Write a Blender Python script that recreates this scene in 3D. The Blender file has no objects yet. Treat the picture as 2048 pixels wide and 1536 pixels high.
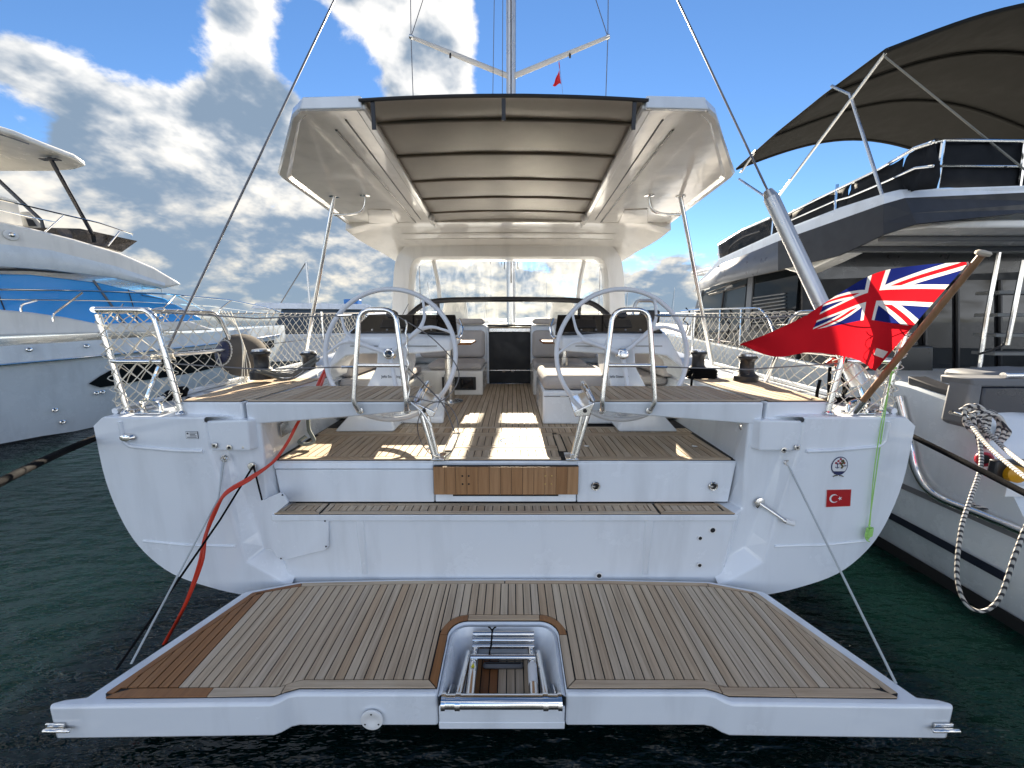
import bpy, bmesh, math, random
from mathutils import Vector, Matrix
R = math.radians
random.seed(7)
scene = bpy.context.scene

# ------------------------------------------------------------------ camera
CAM_Z, PITCH, F = 2.15, R(9.45), 769.0
cam_data = bpy.data.cameras.new("camera")
cam_data.sensor_width = 36.0
cam_data.lens = 36.0 * F / 2048.0
cam_data.clip_start = 0.05
cam_data.clip_end = 6000.0
cam = bpy.data.objects.new("camera", cam_data)
scene.collection.objects.link(cam)
cam.location = (0, 0, CAM_Z)
cam.rotation_euler = (R(90) - PITCH, 0, 0)
scene.camera = cam

# ------------------------------------------------------------------ sky and sun
SUN_AZ, SUN_EL = R(2.0), R(25.0)          # azimuth measured from straight ahead (+Y) to the right
SUN = Vector((math.sin(SUN_AZ) * math.cos(SUN_EL), math.cos(SUN_AZ) * math.cos(SUN_EL), math.sin(SUN_EL)))
world = bpy.data.worlds.new("World")
scene.world = world
world.use_nodes = True
wn, wl = world.node_tree.nodes, world.node_tree.links
wn.clear()


def build_world():
    def N(t, **k):
        n = wn.new(t)
        for a, b in k.items():
            setattr(n, a, b)
        return n

    def lk(a, b):
        wl.new(a, b)

    def val(x):
        return x

    def M(op, a, b=None, c=None, clamp=False):
        n = N('ShaderNodeMath', operation=op, use_clamp=clamp)
        for i, q in enumerate((a, b, c)):
            if q is None:
                continue
            if isinstance(q, (int, float)):
                n.inputs[i].default_value = q
            else:
                lk(q, n.inputs[i])
        return n.outputs[0]

    def VM(op, a, b=None, s=None):
        n = N('ShaderNodeVectorMath', operation=op)
        for i, q in enumerate((a, b)):
            if q is None:
                continue
            if isinstance(q, (tuple, Vector)):
                n.inputs[i].default_value = q
            else:
                lk(q, n.inputs[i])
        if s is not None:
            if isinstance(s, (int, float)):
                n.inputs['Scale'].default_value = s
            else:
                lk(s, n.inputs['Scale'])
        return n.outputs['Value'] if op in ('DOT_PRODUCT', 'LENGTH') else n.outputs['Vector']

    def MR(x, a, b, c, d, smooth=True):
        n = N('ShaderNodeMapRange')
        n.interpolation_type = 'SMOOTHSTEP' if smooth else 'LINEAR'
        lk(x, n.inputs[0])
        for i, q in enumerate((a, b, c, d)):
            n.inputs[i + 1].default_value = q
        return n.outputs[0]

    def MIX(f, a, b):
        n = N('ShaderNodeMix', data_type='RGBA')
        for i, q in ((0, f), (6, a), (7, b)):
            if isinstance(q, (int, float)):
                n.inputs[i].default_value = q
            elif isinstance(q, tuple):
                n.inputs[i].default_value = (*q, 1)
            else:
                lk(q, n.inputs[i])
        return n.outputs[2]

    def NOISE(vec, scale, detail=8, rough=0.55, dist=0.0):
        n = N('ShaderNodeTexNoise')
        n.inputs['Scale'].default_value = scale
        n.inputs['Detail'].default_value = detail
        n.inputs['Roughness'].default_value = rough
        n.inputs['Distortion'].default_value = dist
        lk(vec, n.inputs['Vector'])
        return n.outputs[0]

    sky = N('ShaderNodeTexSky', sky_type='NISHITA', sun_disc=False)
    sky.sun_elevation = SUN_EL
    sky.sun_rotation = SUN_AZ
    sky.air_density = 0.75
    sky.dust_density = 0.0
    sky.ozone_density = 3.0
    D = VM('NORMALIZE', N('ShaderNodeTexCoord').outputs['Generated'])
    sx = N('ShaderNodeSeparateXYZ')
    lk(D, sx.inputs[0])
    dz = sx.outputs['Z']
    up = M('MAXIMUM', dz, 0.0)
    inv = M('DIVIDE', 1.0, M('ADD', up, 0.62))
    Q = VM('SCALE', D, s=inv)                      # clouds flatten towards the horizon
    mp = N('ShaderNodeMapping')
    mp.inputs['Scale'].default_value = (1.0, 1.0, 1.5)
    lk(Q, mp.inputs['Vector'])
    Q = mp.outputs[0]
    big = NOISE(Q, 2.2, 2, 0.5)
    den = NOISE(Q, 4.6, 9, 0.58, 0.1)
    sunoff = VM('ADD', Q, tuple(SUN * 0.045))
    den2 = NOISE(sunoff, 4.6, 5, 0.56, 0.1)
    ds = VM('DOT_PRODUCT', D, tuple(SUN))

    def cdir(u, v):
        a, b = (u - 1024) / F, (768 - v) / F
        c, s = math.cos(PITCH), math.sin(PITCH)
        return tuple(Vector((a, c + s * b, -s + c * b)).normalized())
    # cloud masses in view: (pixel direction, angular radius deg, weight)
    cover = None
    for (u, v, rad, wgt) in ((200, 220, 12, .12), (430, 330, 13, .17), (450, 120, 8, .12), (200, 430, 13, .13), (780, 50, 9, .20),
                             (560, 540, 13, .13), (1330, 560, 9, .10), (880, 600, 14, .06), (1585, 205, 3, .16), (640, 480, 6, .06), (1250, 560, 6, .06),
                             (1600, 100, 26, -.20), (1150, 60, 12, -.21), (10, 10, 13, -.22), (230, 0, 7, -.20), (650, 150, 6, -.16), (1420, 400, 9, -.12), (640, 300, 4, -.05),
                             (60, 370, 6, -.05)):
        d = VM('DOT_PRODUCT', D, cdir(u, v))
        g = MR(d, math.cos(R(rad * 1.25)), math.cos(R(rad * .35)), 0.0, wgt)
        cover = g if cover is None else M('ADD', cover, g)
    low = MR(dz, 0.01, 0.24, 0.17, 0.0)            # broken cloud low down, all round
    cover = M('ADD', cover, low)
    cover = M('ADD', cover, M('MULTIPLY_ADD', M('SUBTRACT', big, 0.5), 0.35, 0.03))
    d1 = M('ADD', M('SUBTRACT', den, 0.5), cover)
    d2 = M('ADD', M('SUBTRACT', den2, 0.5), cover)
    alpha = MR(d1, 0.03, 0.13, 0.0, 1.0)
    # self-shadow: darker where cloud lies between the point and the sun, bright billows where it thins
    grad = M('MULTIPLY', M('SUBTRACT', d2, d1), 3.6)
    shade = M('ADD', MR(d2, 0.02, 0.42, 0.0, 0.95, False), grad)
    thick = MR(shade, -0.10, 1.05, 0.0, 1.0)
    # clouds between us and the sun have bright rims and grey cores, unseen clouds across from the sun are lit full on, brightened and blued to fill shade
    facing = MR(ds, -0.5, 0.25, 1.0, 0.0)
    core = MIX(facing, (0.215, 0.29, 0.385), (2.7, 2.8, 2.95))
    rim = MIX(MR(dz, 0.02, 0.40, 1.0, 0.0), (0.92, 0.90, 0.86), (0.86, 0.78, 0.64))
    ccol = MIX(thick, rim, core)
    skycol = N('ShaderNodeHueSaturation')
    skycol.inputs['Saturation'].default_value = SKY_SAT
    skycol.inputs['Value'].default_value = 0.95
    lk(sky.outputs[0], skycol.inputs['Color'])
    scaled = VM('SCALE', ccol, s=CLOUD_GAIN)
    col = MIX(M('MULTIPLY', alpha, MR(dz, -0.02, 0.01, 0.0, 0.97)), skycol.outputs[0], scaled)
    bg = N('ShaderNodeBackground')
    bg.inputs['Strength'].default_value = SKY_STRENGTH
    lk(col, bg.inputs['Color'])
    out = N('ShaderNodeOutputWorld')
    lk(bg.outputs[0], out.inputs[0])


SKY_STRENGTH, SKY_SAT, CLOUD_GAIN = 0.053, 1.10, 6.0
build_world()
sun_data = bpy.data.lights.new("sun", 'SUN')
sun_data.energy = 5.0
sun_data.angle = R(0.5)
sun_data.color = (1.0, 0.87, 0.68)
sun = bpy.data.objects.new("sun", sun_data)
scene.collection.objects.link(sun)
sun.rotation_euler = SUN.to_track_quat('Z', 'Y').to_euler()
vs = scene.view_settings
vs.view_transform = 'Standard'
vs.look = 'None'
vs.exposure = 2.0
vs.gamma = 1.0
vs.use_curve_mapping = False
scene.render.engine = 'CYCLES'
scene.cycles.use_denoising = True
scene.cycles.max_bounces = 7
scene.cycles.diffuse_bounces = 3
scene.cycles.glossy_bounces = 4
scene.cycles.transparent_max_bounces = 16
scene.cycles.caustics_reflective = False
scene.cycles.caustics_refractive = False
scene.cycles.sample_clamp_indirect = 6.0

# ------------------------------------------------------------------ helpers
COL = scene.collection
_c, _s = math.cos(PITCH), math.sin(PITCH)


def P(u, v, y=None, z=None, x=None):
    """survey point: where the line of sight through photo point (u, v) meets a known plane x=, y= or z="""
    a, b = (u - 1024) / F, (768 - v) / F
    d = Vector((a, _c + _s * b, -_s + _c * b))
    t = y / d.y if y is not None else ((z - CAM_Z) / d.z if z is not None else x / d.x)
    return Vector((0, 0, CAM_Z)) + d * t


X0 = -0.05                                    # the sailing yacht's centre line


def S(s, w, y, z):                            # side (-1 port as seen left, 1 right), half breadth, y, z
    return Vector((X0 + s * w, y, z))


class MB:
    def __init__(self):
        self.v, self.f, self.m, self.uv = [], [], [], None
        self.mi = 0

    def add(self, pts, faces):
        o = len(self.v)
        self.v += [Vector(p) for p in pts]
        for f in faces:
            self.f.append([i + o for i in f])
            self.m.append(self.mi)
        return self

    def face(self, *pts):
        return self.add(pts, [list(range(len(pts)))])

    def hexa(self, p):                        # 8 points: bottom ring 0-3, top ring 4-7
        return self.add(p, [(3, 2, 1, 0), (4, 5, 6, 7), (0, 1, 5, 4), (1, 2, 6, 5), (2, 3, 7, 6), (3, 0, 4, 7)])

    def box(self, x0, x1, y0, y1, z0, z1):
        return self.hexa([(x0, y0, z0), (x1, y0, z0), (x1, y1, z0), (x0, y1, z0), (x0, y0, z1), (x1, y0, z1), (x1, y1, z1), (x0, y1, z1)])

    def ext(self, poly, vec):                 # closed prism: polygon (3d) extruded by a vector
        n = len(poly)
        vec = Vector(vec)
        pts = [Vector(p) for p in poly] + [Vector(p) + vec for p in poly]
        fs = [list(range(n))[::-1], list(range(n, 2 * n))]
        fs += [(i, (i + 1) % n, n + (i + 1) % n, n + i) for i in range(n)]
        return self.add(pts, fs)

    def prism(self, poly, z0, z1):
        return self.ext([(p[0], p[1], z0) for p in poly], (0, 0, z1 - z0))

    def grid(self, rows, closed=False, two=None):
        n = len(rows[0])
        pts = [p for r in rows for p in r]
        fs = []
        for i in range(len(rows) - 1):
            for j in range(n if closed else n - 1):
                k = (j + 1) % n
                fs.append((i * n + j, i * n + k, (i + 1) * n + k, (i + 1) * n + j))
        return self.add(pts, fs)

    def loft(self, rows):                     # closed rings joined and capped
        n = len(rows[0])
        o = len(self.v)
        self.grid(rows, closed=True)
        self.f.append([o + i for i in range(n)][::-1])
        self.m.append(self.mi)
        e = o + (len(rows) - 1) * n
        self.f.append([e + i for i in range(n)])
        self.m.append(self.mi)
        return self

    def tube(self, pts, r, n=8, closed=False, sx=1.0):
        pts = [Vector(p) for p in pts]
        m = len(pts)
        rr = r if isinstance(r, (list, tuple)) else [r] * m
        ring = []
        up = None
        for i, p in enumerate(pts):
            if closed:
                t = pts[(i + 1) % m] - pts[i - 1]
            else:
                t = pts[min(i + 1, m - 1)] - pts[max(i - 1, 0)]
            if t.length < 1e-9:
                t = Vector((0, 0, 1))
            t.normalize()
            if up is None:
                up = Vector((0, 0, 1)) if abs(t.z) < 0.9 else Vector((1, 0, 0))
            a = up - t * up.dot(t)
            if a.length < 1e-6:
                a = t.orthogonal()
            a.normalize()
            b = t.cross(a)
            up = a
            ring.append([p + (a * math.cos(q * 2 * math.pi / n) + b * math.sin(q * 2 * math.pi / n) * sx) * rr[i] for q in range(n)])
        if closed:
            ring.append(ring[0])
            return self.grid(ring, closed=True)
        return self.loft(ring)

    def lathe(self, prof, org, axis=(0, 0, 1), n=20):
        org, ax = Vector(org), Vector(axis).normalized()
        a = ax.orthogonal().normalized()
        b = ax.cross(a)
        rows = [[org + ax * h + (a * math.cos(q * 2 * math.pi / n) + b * math.sin(q * 2 * math.pi / n)) * max(r, 1e-4) for q in range(n)] for r, h in prof]
        return self.loft(rows)

    def build(self, name, mat, parent=None, smooth=True, bevel=0.0, seg=2, ang=38, label=None, fixn=True, kind=None, subsurf=0, weld=0.0):
        me = bpy.data.meshes.new(name)
        me.from_pydata([tuple(v) for v in self.v], [], self.f)
        mats = mat if isinstance(mat, (list, tuple)) else [mat]
        for k in mats:
            me.materials.append(k)
        if len(mats) > 1:
            me.polygons.foreach_set('material_index', self.m)
        if fixn:
            bm = bmesh.new()
            bm.from_mesh(me)
            if weld:
                bmesh.ops.remove_doubles(bm, verts=bm.verts, dist=weld)
                bmesh.ops.triangulate(bm, faces=bm.faces)
            bmesh.ops.recalc_face_normals(bm, faces=bm.faces)
            bm.to_mesh(me)
            bm.free()
        if self.uv:
            l = me.uv_layers.new(name='uv')
            for lp in me.loops:
                l.data[lp.index].uv = self.uv[lp.vertex_index]
        if smooth:
            me.shade_smooth()
            me.set_sharp_from_angle(angle=R(ang))
        o = bpy.data.objects.new(name, me)
        COL.objects.link(o)
        if parent is not None:
            o.parent = parent
            if parent.type == 'EMPTY':
                o.location = -parent.location
        if bevel:
            b = o.modifiers.new('bevel', 'BEVEL')
            b.width, b.segments, b.limit_method, b.angle_limit = bevel, seg, 'ANGLE', R(35)
        if subsurf:
            b = o.modifiers.new('sub', 'SUBSURF')
            b.levels = b.render_levels = subsurf
        if label:
            o['label'] = label
        if kind:
            o['kind'] = kind
        return o


def tag(o, label, cat, group=None):
    o['label'], o['category'] = label, cat
    if group:
        o['group'] = group
    return o


def thing(name, label, cat, loc=(0, 0, 0), group=None):
    o = bpy.data.objects.new(name, None)
    o.empty_display_size = 0.1
    COL.objects.link(o)
    o.location = loc
    return tag(o, label, cat, group)


def spline(pts, k=8):
    pts = [Vector(p) for p in pts]
    q = [pts[0] * 2 - pts[1]] + pts + [pts[-1] * 2 - pts[-2]]
    out = []
    for i in range(1, len(q) - 2):
        a, b, c, d = q[i - 1], q[i], q[i + 1], q[i + 2]
        for j in range(k):
            t = j / k
            out.append(0.5 * (2 * b + (c - a) * t + (2 * a - 5 * b + 4 * c - d) * t * t + (3 * b - a - 3 * c + d) * t ** 3))
    out.append(pts[-1])
    return out


def rounded(pts, rad, k=5):                   # polyline with rounded inner corners
    pts = [Vector(p) for p in pts]
    out = [pts[0]]
    for i in range(1, len(pts) - 1):
        a, b, c = pts[i - 1], pts[i], pts[i + 1]
        r = min(rad, (a - b).length * .49, (c - b).length * .49)
        p, q = b + (a - b).normalized() * r, b + (c - b).normalized() * r
        for j in range(k + 1):
            t = j / k
            out.append((1 - t) ** 2 * p + 2 * t * (1 - t) * b + t * t * q)
    out.append(pts[-1])
    return out


def arc(cx, cy, r, a0, a1, n):
    return [(cx + r * math.cos(R(a0 + (a1 - a0) * i / n)), cy + r * math.sin(R(a0 + (a1 - a0) * i / n))) for i in range(n + 1)]


def lerp(a, b, t):
    return a + (b - a) * t


def pw(x, tab):                               # piecewise linear table
    if x <= tab[0][0]:
        return tab[0][1]
    for (a, b), (c, d) in zip(tab, tab[1:]):
        if x <= c:
            return lerp(b, d, (x - a) / (c - a))
    return tab[-1][1]


# ------------------------------------------------------------------ materials
def new_mat(name):
    m = bpy.data.materials.new(name)
    m.use_nodes = True
    n = m.node_tree.nodes
    return m, n, m.node_tree.links, n['Principled BSDF']


def tex_noise(n, l, scale, detail=4, vec=None, rough=0.55):
    t = n.new('ShaderNodeTexNoise')
    t.inputs['Scale'].default_value = scale
    t.inputs['Detail'].default_value = detail
    t.inputs['Roughness'].default_value = rough
    if vec is not None:
        l.new(vec, t.inputs['Vector'])
    return t


def geo_pos(n):
    return n.new('ShaderNodeNewGeometry').outputs['Position']


def mapping(n, l, vec, scale):
    m = n.new('ShaderNodeMapping')
    m.inputs['Scale'].default_value = scale
    l.new(vec, m.inputs['Vector'])
    return m.outputs[0]


def ramp(n, l, fac, stops):
    r = n.new('ShaderNodeValToRGB')
    e = r.color_ramp.elements
    e[0].position, e[0].color = stops[0][0], (*stops[0][1], 1)
    e[1].position, e[1].color = stops[-1][0], (*stops[-1][1], 1)
    for p, c in stops[1:-1]:
        q = e.new(p)
        q.color = (*c, 1)
    l.new(fac, r.inputs[0])
    return r.outputs[0]


def bump(n, l, b, h, strength, dist=0.01):
    k = n.new('ShaderNodeBump')
    k.inputs['Strength'].default_value = strength
    k.inputs['Distance'].default_value = dist
    l.new(h, k.inputs['Height'])
    l.new(k.outputs[0], b.inputs['Normal'])


def plain(name, c, rough=0.5, metal=0.0, coat=0.0, spec=0.5, var=0.06, vscale=6.0, bmp=0.0, bscale=200.0):
    m, n, l, b = new_mat(name)
    b.inputs['Roughness'].default_value = rough
    b.inputs['Metallic'].default_value = metal
    b.inputs['Coat Weight'].default_value = coat
    b.inputs['Specular IOR Level'].default_value = spec
    pos = geo_pos(n)
    t = tex_noise(n, l, vscale, 5, pos)
    lo = tuple(max(0, q * (1 - var)) for q in c)
    hi = tuple(min(1, q * (1 + var)) for q in c)
    l.new(ramp(n, l, t.outputs[0], [(0.3, lo), (0.7, hi)]), b.inputs['Base Color'])
    mr = n.new('ShaderNodeMapRange')
    mr.inputs[1].default_value, mr.inputs[2].default_value = 0.3, 0.7
    mr.inputs[3].default_value, mr.inputs[4].default_value = rough * 0.8, min(1, rough * 1.25)
    l.new(t.outputs[0], mr.inputs[0])
    l.new(mr.outputs[0], b.inputs['Roughness'])
    if bmp:
        t2 = tex_noise(n, l, bscale, 3, pos)
        bump(n, l, b, t2.outputs[0], bmp, 0.004)
    return m


def gel(name, c, rough=0.16, wave=0.05):
    """gelcoat: slightly fair-but-not-perfect glossy skin with faint streaks of dirt"""
    m, n, l, b = new_mat(name)
    pos = geo_pos(n)
    t = tex_noise(n, l, 1.0, 6, mapping(n, l, pos, (5, 5, 0.9)))
    l.new(ramp(n, l, t.outputs[0], [(0.28, tuple(q * .86 for q in c)), (0.52, c), (1, c)]), b.inputs['Base Color'])
    sc_ = tex_noise(n, l, 3.5, 9, pos, 0.7)
    mr = n.new('ShaderNodeMapRange')
    mr.inputs[1].default_value, mr.inputs[2].default_value = 0.40, 0.72
    mr.inputs[3].default_value, mr.inputs[4].default_value = rough * 0.6, rough * 2.4
    l.new(sc_.outputs[0], mr.inputs[0])
    l.new(mr.outputs[0], b.inputs['Roughness'])
    b.inputs['Coat Weight'].default_value = 0.35
    b.inputs['Coat Roughness'].default_value = 0.05
    t2 = tex_noise(n, l, 2.2, 2, pos)
    bump(n, l, b, t2.outputs[0], wave, 0.05)
    return m


def teak(name, cols, fresh=False, axis=(38, 1.6, 38)):
    m, n, l, b = new_mat(name)
    info = n.new('ShaderNodeObjectInfo')
    pos = geo_pos(n)
    off = n.new('ShaderNodeVectorMath')
    off.operation = 'ADD'
    sc = n.new('ShaderNodeVectorMath')
    sc.operation = 'SCALE'
    sc.inputs[0].default_value = (13.1, 7.7, 3.3)
    l.new(info.outputs['Random'], sc.inputs['Scale'])
    l.new(pos, off.inputs[0])
    l.new(sc.outputs[0], off.inputs[1])
    g = tex_noise(n, l, 1.0, 7, mapping(n, l, off.outputs[0], axis), 0.65)
    patch = tex_noise(n, l, 1.0, 3, mapping(n, l, off.outputs[0], (5, 2.2, 5)))
    base = ramp(n, l, info.outputs['Random'], [(i / (len(cols) - 1), c) for i, c in enumerate(cols)])
    gr = ramp(n, l, g.outputs[0], [(0.30, (0.62, 0.58, 0.55)), (0.55, (1, 1, 1)), (0.75, (1.12, 1.12, 1.12))])
    mx = n.new('ShaderNodeMix')
    mx.data_type, mx.blend_type = 'RGBA', 'MULTIPLY'
    mx.inputs[0].default_value = 0.9
    l.new(base, mx.inputs[6])
    l.new(gr, mx.inputs[7])
    mx2 = n.new('ShaderNodeMix')
    mx2.data_type = 'RGBA'
    l.new(ramp(n, l, patch.outputs[0], [(0.45, (0, 0, 0)), (0.75, (.22, .22, .22))]), mx2.inputs[0])
    l.new(mx.outputs[2], mx2.inputs[6])
    mx2.inputs[7].default_value = (0.34, 0.20, 0.09, 1) if not fresh else (0.42, 0.21, 0.08, 1)
    l.new(mx2.outputs[2], b.inputs['Base Color'])
    b.inputs['Roughness'].default_value = 0.42 if fresh else 0.68
    bump(n, l, b, g.outputs[0], 0.25, 0.003)
    return m


GEL = gel('white_gelcoat', (0.78, 0.825, 0.875))
GEL_WARM = gel('hardtop_gelcoat', (0.80, 0.775, 0.73), 0.10, 0.10)
GEL_DECK = plain('nonskid_gelcoat', (0.76, 0.76, 0.75), 0.45, bmp=0.2, bscale=300)
GEL_CREAM = gel('cream_gelcoat', (0.80, 0.78, 0.73))
GEL_GREY = gel('pearl_grey_gelcoat', (0.70, 0.755, 0.79), 0.2)
SILVER = plain('silver_paint', (0.16, 0.17, 0.19), 0.32, 0.2, coat=0.1)
NAVY = plain('navy_paint', (0.012, 0.016, 0.030), 0.30, coat=0.1)
BLACK = plain('black_plastic', (0.014, 0.014, 0.016), 0.35)
RUBBER = plain('black_caulk', (0.010, 0.010, 0.011), 0.75)
BLACK_GLOSS = plain('black_dash_glass', (0.008, 0.008, 0.009), 0.05, spec=0.7)
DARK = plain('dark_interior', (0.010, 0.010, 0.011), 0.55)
STEEL = plain('stainless_steel', (0.78, 0.77, 0.75), 0.08, 1.0, var=0.01, vscale=1)
BRUSHED = plain('brushed_steel', (0.66, 0.66, 0.65), 0.26, 1.0)
ALU = plain('anodised_spar', (0.55, 0.56, 0.57), 0.30, 0.85)
WHITE_P = plain('white_plastic', (0.78, 0.78, 0.77), 0.35)
WHEEL = plain('pale_wheel_cover', (0.70, 0.73, 0.78), 0.42, bmp=0.1)
WIRE = plain('rigging_wire', (0.16, 0.16, 0.17), 0.4, 0.7)
FABRIC = plain('greige_cushion_cloth', (0.46, 0.43, 0.41), 0.9, spec=0.2, bmp=0.5, bscale=700)
CLOTH_LT = plain('pale_seat_cover', (0.58, 0.58, 0.56), 0.8, spec=0.2, bmp=0.3, bscale=300)
NET = plain('white_net_cord', (0.74, 0.70, 0.60), 0.8)
ROPE_W = plain('white_braid_rope', (0.62, 0.60, 0.56), 0.85, spec=0.08, bmp=0.6, bscale=260)
ROPE_B = plain('black_rope', (0.006, 0.006, 0.007), 0.85, spec=0.08, bmp=0.6, bscale=260)
ROPE_G = plain('grey_rope', (0.22, 0.22, 0.20), 0.85, spec=0.08, bmp=0.6, bscale=260)
RED = plain('red_hose_rubber', (0.55, 0.035, 0.012), 0.35)
LIME = plain('lime_cord', (0.36, 0.66, 0.18), 0.7)
AMBER = plain('amber_lens', (0.62, 0.30, 0.01), 0.3)
REDRING = plain('red_ring_plastic', (0.45, 0.01, 0.03), 0.4)
FEND = plain('grey_fender_sock', (0.12, 0.11, 0.10), 0.95, spec=0.1, bmp=0.5, bscale=300)
FEND_IN = plain('navy_fender_end', (0.008, 0.012, 0.05), 0.35)
BIM_BLACK = plain('charcoal_awning_cloth', (0.020, 0.020, 0.019), 0.9, spec=0.1, bmp=0.3, bscale=500)
GREYPAD = plain('grey_vinyl_padding', (0.16, 0.165, 0.175), 0.6)
ANTIFOUL = plain('black_antifouling', (0.008, 0.009, 0.010), 0.7)
WEATHER = [(0.50, .385, .265), (0.56, .455, .33), (0.52, .405, .285), (0.58, .485, .37), (0.54, .43, .305), (0.50, .37, .245), (0.57, .465, .34), (0.49, .355, .23), (0.54, .435, .315)]
TEAK = teak('weathered_teak', WEATHER)
TEAK_X = teak('weathered_teak_across', WEATHER, axis=(1.6, 38, 38))
TEAK_NEW = teak('oiled_teak', [(0.27, .115, .035), (0.33, .15, .05), (0.22, .085, .028)], True)
TEAK_V = teak('oiled_teak_upright', [(0.36, .19, .085), (0.42, .24, .12), (0.33, .17, .075), (0.40, .22, .10)], True, axis=(38, 38, 1.6))
WOOD = teak('varnished_staff_wood', [(0.30, .17, .08), (0.27, .15, .075)], True, axis=(30, 30, 2))


def canvas_mat(name, c, trans=0.18):
    m, n, l, b = new_mat(name)
    pos = geo_pos(n)
    t = tex_noise(n, l, 2.5, 5, pos)
    col = ramp(n, l, t.outputs[0], [(0.3, tuple(q * .85 for q in c)), (0.7, tuple(q * 1.12 for q in c))])
    l.new(col, b.inputs['Base Color'])
    b.inputs['Roughness'].default_value = 0.5
    b.inputs['Sheen Weight'].default_value = 0.2
    t2 = tex_noise(n, l, 600, 2, pos)
    bump(n, l, b, t2.outputs[0], 0.25, 0.002)
    tr = n.new('ShaderNodeBsdfTranslucent')
    l.new(col, tr.inputs[0])
    mx = n.new('ShaderNodeMixShader')
    mx.inputs[0].default_value = trans
    l.new(b.outputs[0], mx.inputs[1])
    l.new(tr.outputs[0], mx.inputs[2])
    l.new(mx.outputs[0], n['Material Output'].inputs[0])
    return m


CANVAS = canvas_mat('taupe_sunroof_canvas', (0.25, 0.215, 0.17), 0.05)


def glass_mat(name, tint, refl=0.12, dirt=0.06, dirtcol=(0.7, 0.7, 0.7)):
    m, n, l, b = new_mat(name)
    n.remove(b)
    tr = n.new('ShaderNodeBsdfTransparent')
    tr.inputs[0].default_value = (*tint, 1)
    gl = n.new('ShaderNodeBsdfGlossy')
    gl.inputs['Roughness'].default_value = 0.02
    fr = n.new('ShaderNodeLayerWeight')
    fr.inputs[0].default_value = refl
    m1 = n.new('ShaderNodeMixShader')
    l.new(fr.outputs['Fresnel'], m1.inputs[0])
    l.new(tr.outputs[0], m1.inputs[1])
    l.new(gl.outputs[0], m1.inputs[2])
    df = n.new('ShaderNodeBsdfTranslucent')
    df.inputs[0].default_value = (*dirtcol, 1)
    pos = geo_pos(n)
    t = tex_noise(n, l, 9, 8, mapping(n, l, pos, (1, 1, .5)), 0.7)
    k = ramp(n, l, t.outputs[0], [(0.40, (0, 0, 0)), (0.75, (dirt * 3,) * 3)])
    m2 = n.new('ShaderNodeMixShader')
    l.new(k, m2.inputs[0])
    l.new(m1.outputs[0], m2.inputs[1])
    l.new(df.outputs[0], m2.inputs[2])
    l.new(m2.outputs[0], n['Material Output'].inputs[0])
    return m


GLASS = glass_mat('salty_windscreen_glass', (0.93, 0.95, 0.95), 0.12, 0.05)
GLASS_T = glass_mat('smoked_glass', (0.30, 0.28, 0.28), 0.25, 0.02)
GLASS_C = glass_mat('clear_side_glass', (0.75, 0.80, 0.82), 0.25, 0.03)


def mirror_glass(name, c, rough=0.03, metal=0.0):
    m, n, l, b = new_mat(name)
    b.inputs['Base Color'].default_value = (*c, 1)
    b.inputs['Roughness'].default_value = rough
    b.inputs['Metallic'].default_value = metal
    b.inputs['Specular IOR Level'].default_value = 0.35
    t = tex_noise(n, l, 1.2, 2, geo_pos(n))
    bump(n, l, b, t.outputs[0], 0.05, 0.05)
    return m


BLUEGLASS = mirror_glass('blue_reflective_film', (0.05, 0.38, 0.88), 0.14, 0.0)
DARKGLASS = mirror_glass('dark_saloon_glass', (0.010, 0.012, 0.014), 0.03)
GREYGLASS = mirror_glass('grey_wheelhouse_glass', (0.06, 0.075, 0.09), 0.03)


def water_mat():
    m, n, l, b = new_mat('harbour_water')
    pos = geo_pos(n)
    t0 = tex_noise(n, l, 0.6, 4, pos)
    l.new(ramp(n, l, t0.outputs[0], [(0.3, (0.0008, 0.0060, 0.0054)), (0.7, (0.0018, 0.0105, 0.0096))]), b.inputs['Base Color'])
    b.inputs['Roughness'].default_value = 0.06
    b.inputs['IOR'].default_value = 1.33
    b.subsurface_method = 'BURLEY'
    b.inputs['Subsurface Weight'].default_value = 1.0
    b.inputs['Subsurface Radius'].default_value = (0.5, 1.0, 1.0)
    b.inputs['Subsurface Scale'].default_value = 1.2
    rot = n.new('ShaderNodeMapping')
    rot.inputs['Rotation'].default_value = (0, 0, R(-24))
    rot.inputs['Scale'].default_value = (1.7, 4.6, 1)
    l.new(pos, rot.inputs['Vector'])
    w1 = tex_noise(n, l, 1.5, 4, rot.outputs[0], 0.52)
    w2 = tex_noise(n, l, 0.35, 2, pos)
    ad = n.new('ShaderNodeMath')
    ad.operation = 'MULTIPLY_ADD'
    ad.inputs[1].default_value = 1.5
    l.new(w2.outputs[0], ad.inputs[0])
    l.new(w1.outputs[0], ad.inputs[2])
    bump(n, l, b, ad.outputs[0], 1.0, 0.16)
    return m


# ------------------------------------------------------------------ the setting
mb = MB()
mb.face((-3000, -400, 0), (3000, -400, 0), (3000, 5000, 0), (-3000, 5000, 0))
water = mb.build('water', water_mat(), smooth=False, fixn=False)
water['kind'] = 'structure'
water['label'] = 'dark green rippled harbour water'
# ------------------------------------------------------------------ the white sailing yacht
yacht = thing('sailing_yacht', 'large white sailing yacht seen from astern with teak platform let down and twin wheels', 'sailing yacht', (X0, 2.45, 0))
Y = yacht


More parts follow.
